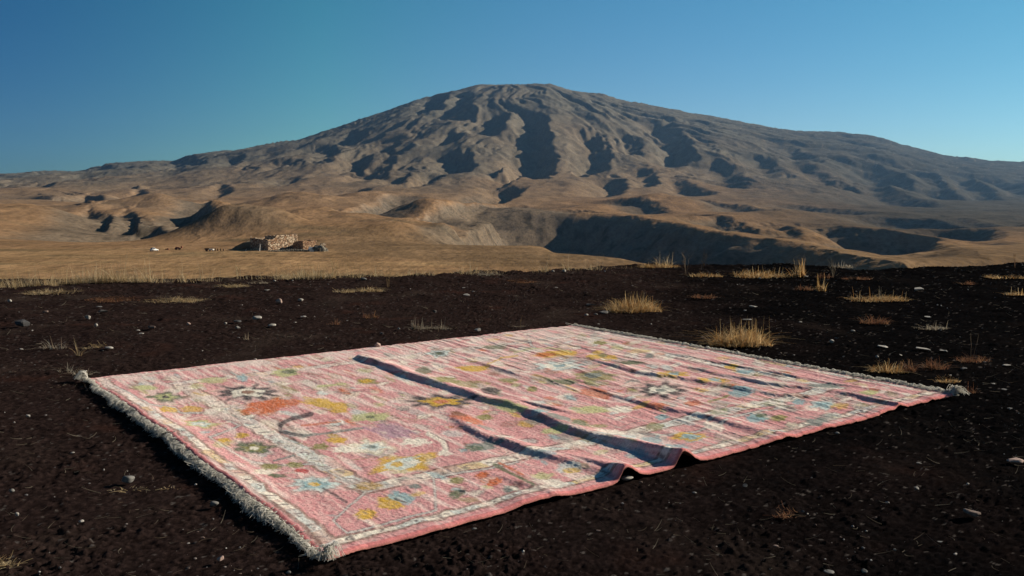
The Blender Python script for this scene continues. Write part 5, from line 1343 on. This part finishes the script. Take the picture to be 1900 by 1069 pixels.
# dark cart, white trough
d = D0 - 3; t = empty('cart', (hx(383.5, d), d, hz_(383.5, d)), 0.35); tag(t, 'dark old cart standing on the plain left of the white trough', 'cart')
bm = bmesh.new(); box_bm(bm, (0, 0, 0.62), (1.5, 1.0, 0.14), None, 0.03)
for sy in (-0.48, 0.48): box_bm(bm, (0, sy, 0.83), (1.5, 0.06, 0.28), None, 0.02)
for sx in (-0.72, 0.72): box_bm(bm, (sx, 0, 0.83), (0.06, 0.9, 0.28), None, 0.02)
bm_obj('bed', bm, M_dkwood, t)
def wheel(parent, loc, r, w, mat=M_tyre, hub=None):
    bm = bmesh.new(); bmesh.ops.create_cone(bm, cap_ends=True, segments=24, radius1=r, radius2=r, depth=w)
    bmesh.ops.bevel(bm, geom=[e for e in bm.edges if len(e.link_faces) == 2 and abs(e.calc_face_angle(0)) > 1], offset=w * 0.25, segments=2, affect='EDGES')
    bmesh.ops.rotate(bm, matrix=Matrix.Rotation(R(90), 3, 'X'), verts=bm.verts)
    o = bm_obj('wheel', bm, mat, parent); o.location = loc
    bm = bmesh.new(); bmesh.ops.create_cone(bm, cap_ends=True, segments=16, radius1=r * 0.55, radius2=r * 0.5, depth=w * 1.1)
    bmesh.ops.rotate(bm, matrix=Matrix.Rotation(R(90), 3, 'X'), verts=bm.verts); bm_obj('hub', bm, hub or M_rust, o)
for sy in (-0.6, 0.6): wheel(t, (-0.1, sy, 0.42), 0.42, 0.12, M_dkwood)
bm = bmesh.new(); 
for sy in (-0.3, 0.3): box_bm(bm, (1.35, sy, 0.5), (1.3, 0.07, 0.07), Matrix.Rotation(0.2, 3, 'Y'), 0.02)
bm_obj('shaft', bm, M_dkwood, t)
d = D0 - 3.5; t = empty('water_trough', (hx(392, d), d, hz_(392, d)), -0.5); tag(t, 'slanting white trough beside the dark old cart on the plain', 'trough')
bm = bmesh.new(); box_bm(bm, (0, 0, 0.42), (1.9, 0.66, 0.08), None, 0.02); box_bm(bm, (0, -0.34, 0.60), (1.9, 0.07, 0.42), None, 0.02); box_bm(bm, (0, 0.34, 0.60), (1.9, 0.07, 0.42), None, 0.02)
for sx in (-0.92, 0.92): box_bm(bm, (sx, 0, 0.60), (0.07, 0.62, 0.40), None, 0.02)
bm_obj('basin', bm, M_white, t)
for sx in (-0.7, 0.7):
    bm = bmesh.new(); box_bm(bm, (sx, 0, 0.18), (0.18, 0.6, 0.42), None, 0.03); bm_obj('leg', bm, M_dkwood, t)
# rusty scrap
d = D0 + 6; t = empty('scrap_trailer', (hx(330, d), d, hz_(330, d)), 0.1); tag(t, 'low rusty red trailer standing on the plain right of the white car', 'trailer')
bm = bmesh.new(); box_bm(bm, (0, 0, 0.55), (2.0, 1.2, 0.22), None, 0.03); box_bm(bm, (-0.2, -0.1, 0.80), (1.1, 0.8, 0.3), Matrix.Rotation(0.12, 3, 'Y'), 0.04); box_bm(bm, (1.25, 0, 0.9), (0.4, 0.7, 0.7), Matrix.Rotation(-0.1, 3, 'Y'), 0.05)
bm_obj('bed', bm, M_rust, t)
for sx in (-0.6, 0.5):
    for sy in (-0.62, 0.62): wheel(t, (sx, sy, 0.3), 0.3, 0.16)
bm = bmesh.new(); bmesh.ops.create_icosphere(bm, subdivisions=3, radius=0.5)
for v in bm.verts: v.co = Vector((v.co.x * 1.4, v.co.y, v.co.z * 0.7)) * (1 + 0.15 * math.sin(9 * v.co.x + 4 * v.co.y))
o = bm_obj('scrap_heap', bm, M_rust, None, False); o.location = (hx(310.5, d), d, hz_(310.5, d) + 0.15); tag(o, 'small rusty heap between the white car and the rusty trailer', 'heap')
# the white car, seen three-quarters from behind
d = D0 - 4; t = empty('parked_car', (hx(285.5, d), d, hz_(285.5, d)), R(52)); tag(t, 'tiny white car parked far off on the left of the plain', 'car')
def prism(bm, prof, w, taper=0.0, zc=0.0):
    a_ = [bm.verts.new((p[0], -w / 2 + taper * max(0, p[1] - zc), p[1])) for p in prof]; b_ = [bm.verts.new((p[0], w / 2 - taper * max(0, p[1] - zc), p[1])) for p in prof]
    n = len(prof); bm.faces.new(a_); bm.faces.new(b_[::-1])
    for i in range(n): bm.faces.new((a_[i], b_[i], b_[(i + 1) % n], a_[(i + 1) % n]))
CS = 0.74
bm = bmesh.new(); prism(bm, [(-1.7, 0.38), (-1.75, 0.62), (-1.68, 0.92), (-0.8, 0.98), (0.75, 0.96), (1.6, 0.84), (1.78, 0.66), (1.74, 0.36), (1.4, 0.28), (-1.4, 0.28)], 1.55)
bmesh.ops.bevel(bm, geom=bm.edges[:], offset=0.06, segments=2, affect='EDGES'); b0 = bm_obj('body', bm, M_carwhite, t, True)
bm = bmesh.new(); prism(bm, [(-1.45, 0.95), (-1.15, 1.42), (0.15, 1.46), (0.78, 0.95)], 1.5, 0.28, 0.95)
bmesh.ops.bevel(bm, geom=bm.edges[:], offset=0.05, segments=2, affect='EDGES'); bm_obj('cabin', bm, M_carwhite, t, True)
for sy in (-1, 1):
    bm = bmesh.new(); a4 = [(-1.12, sy * 0.735, 1.02), (-0.98, sy * 0.655, 1.34), (0.08, sy * 0.65, 1.36), (0.5, sy * 0.735, 1.02)]
    q = [bm.verts.new(p) for p in a4]; bm.faces.new(q); r_ = bmesh.ops.extrude_face_region(bm, geom=bm.faces[:]); bmesh.ops.translate(bm, vec=(0, sy * 0.012, 0), verts=[g for g in r_['geom'] if isinstance(g, bmesh.types.BMVert)])
    bm_obj('side_window', bm, M_glass, t)
bm = bmesh.new(); q = [bm.verts.new(p) for p in ((-1.43, -0.6, 1.02), (-1.43, 0.6, 1.02), (-1.21, 0.52, 1.36), (-1.21, -0.52, 1.36))]; bm.faces.new(q)
r_ = bmesh.ops.extrude_face_region(bm, geom=bm.faces[:]); bmesh.ops.translate(bm, vec=(-0.03, 0, 0.01), verts=[g for g in r_['geom'] if isinstance(g, bmesh.types.BMVert)]); bm_obj('rear_window', bm, M_glass, t)
for sx in (-1.1, 1.1):
    for sy in (-0.72, 0.72): wheel(t, (sx, sy, 0.32), 0.32, 0.2, M_tyre, M_stone_grey)
t.scale = (CS, CS, CS * 1.1)

# ------------------------------------------------------------------ haze: the dry air between here and the mountain
hm = bpy.data.materials.new('haze_air'); hm.use_nodes = True; hn = hm.node_tree.nodes; hl = hm.node_tree.links; hn.clear()
pv_ = hn.new('ShaderNodeVolumePrincipled'); pv_.inputs['Color'].default_value = (0.32, 0.60, 1.0, 1); pv_.inputs['Density'].default_value = 0.000050; pv_.inputs['Anisotropy'].default_value = 0.5
ho = hn.new('ShaderNodeOutputMaterial'); hl.new(pv_.outputs[0], ho.inputs['Volume'])
zlo = float(min(zf[:-1].min(), -20)) - 2; zhi = float(zf.max()) + 6
bm = bmesh.new(); box_bm(bm, (0, 2400, (zlo + zhi) / 2), (12000, 6000, zhi - zlo)); o = bm_obj('haze', bm, hm); tag(o, kind='stuff')
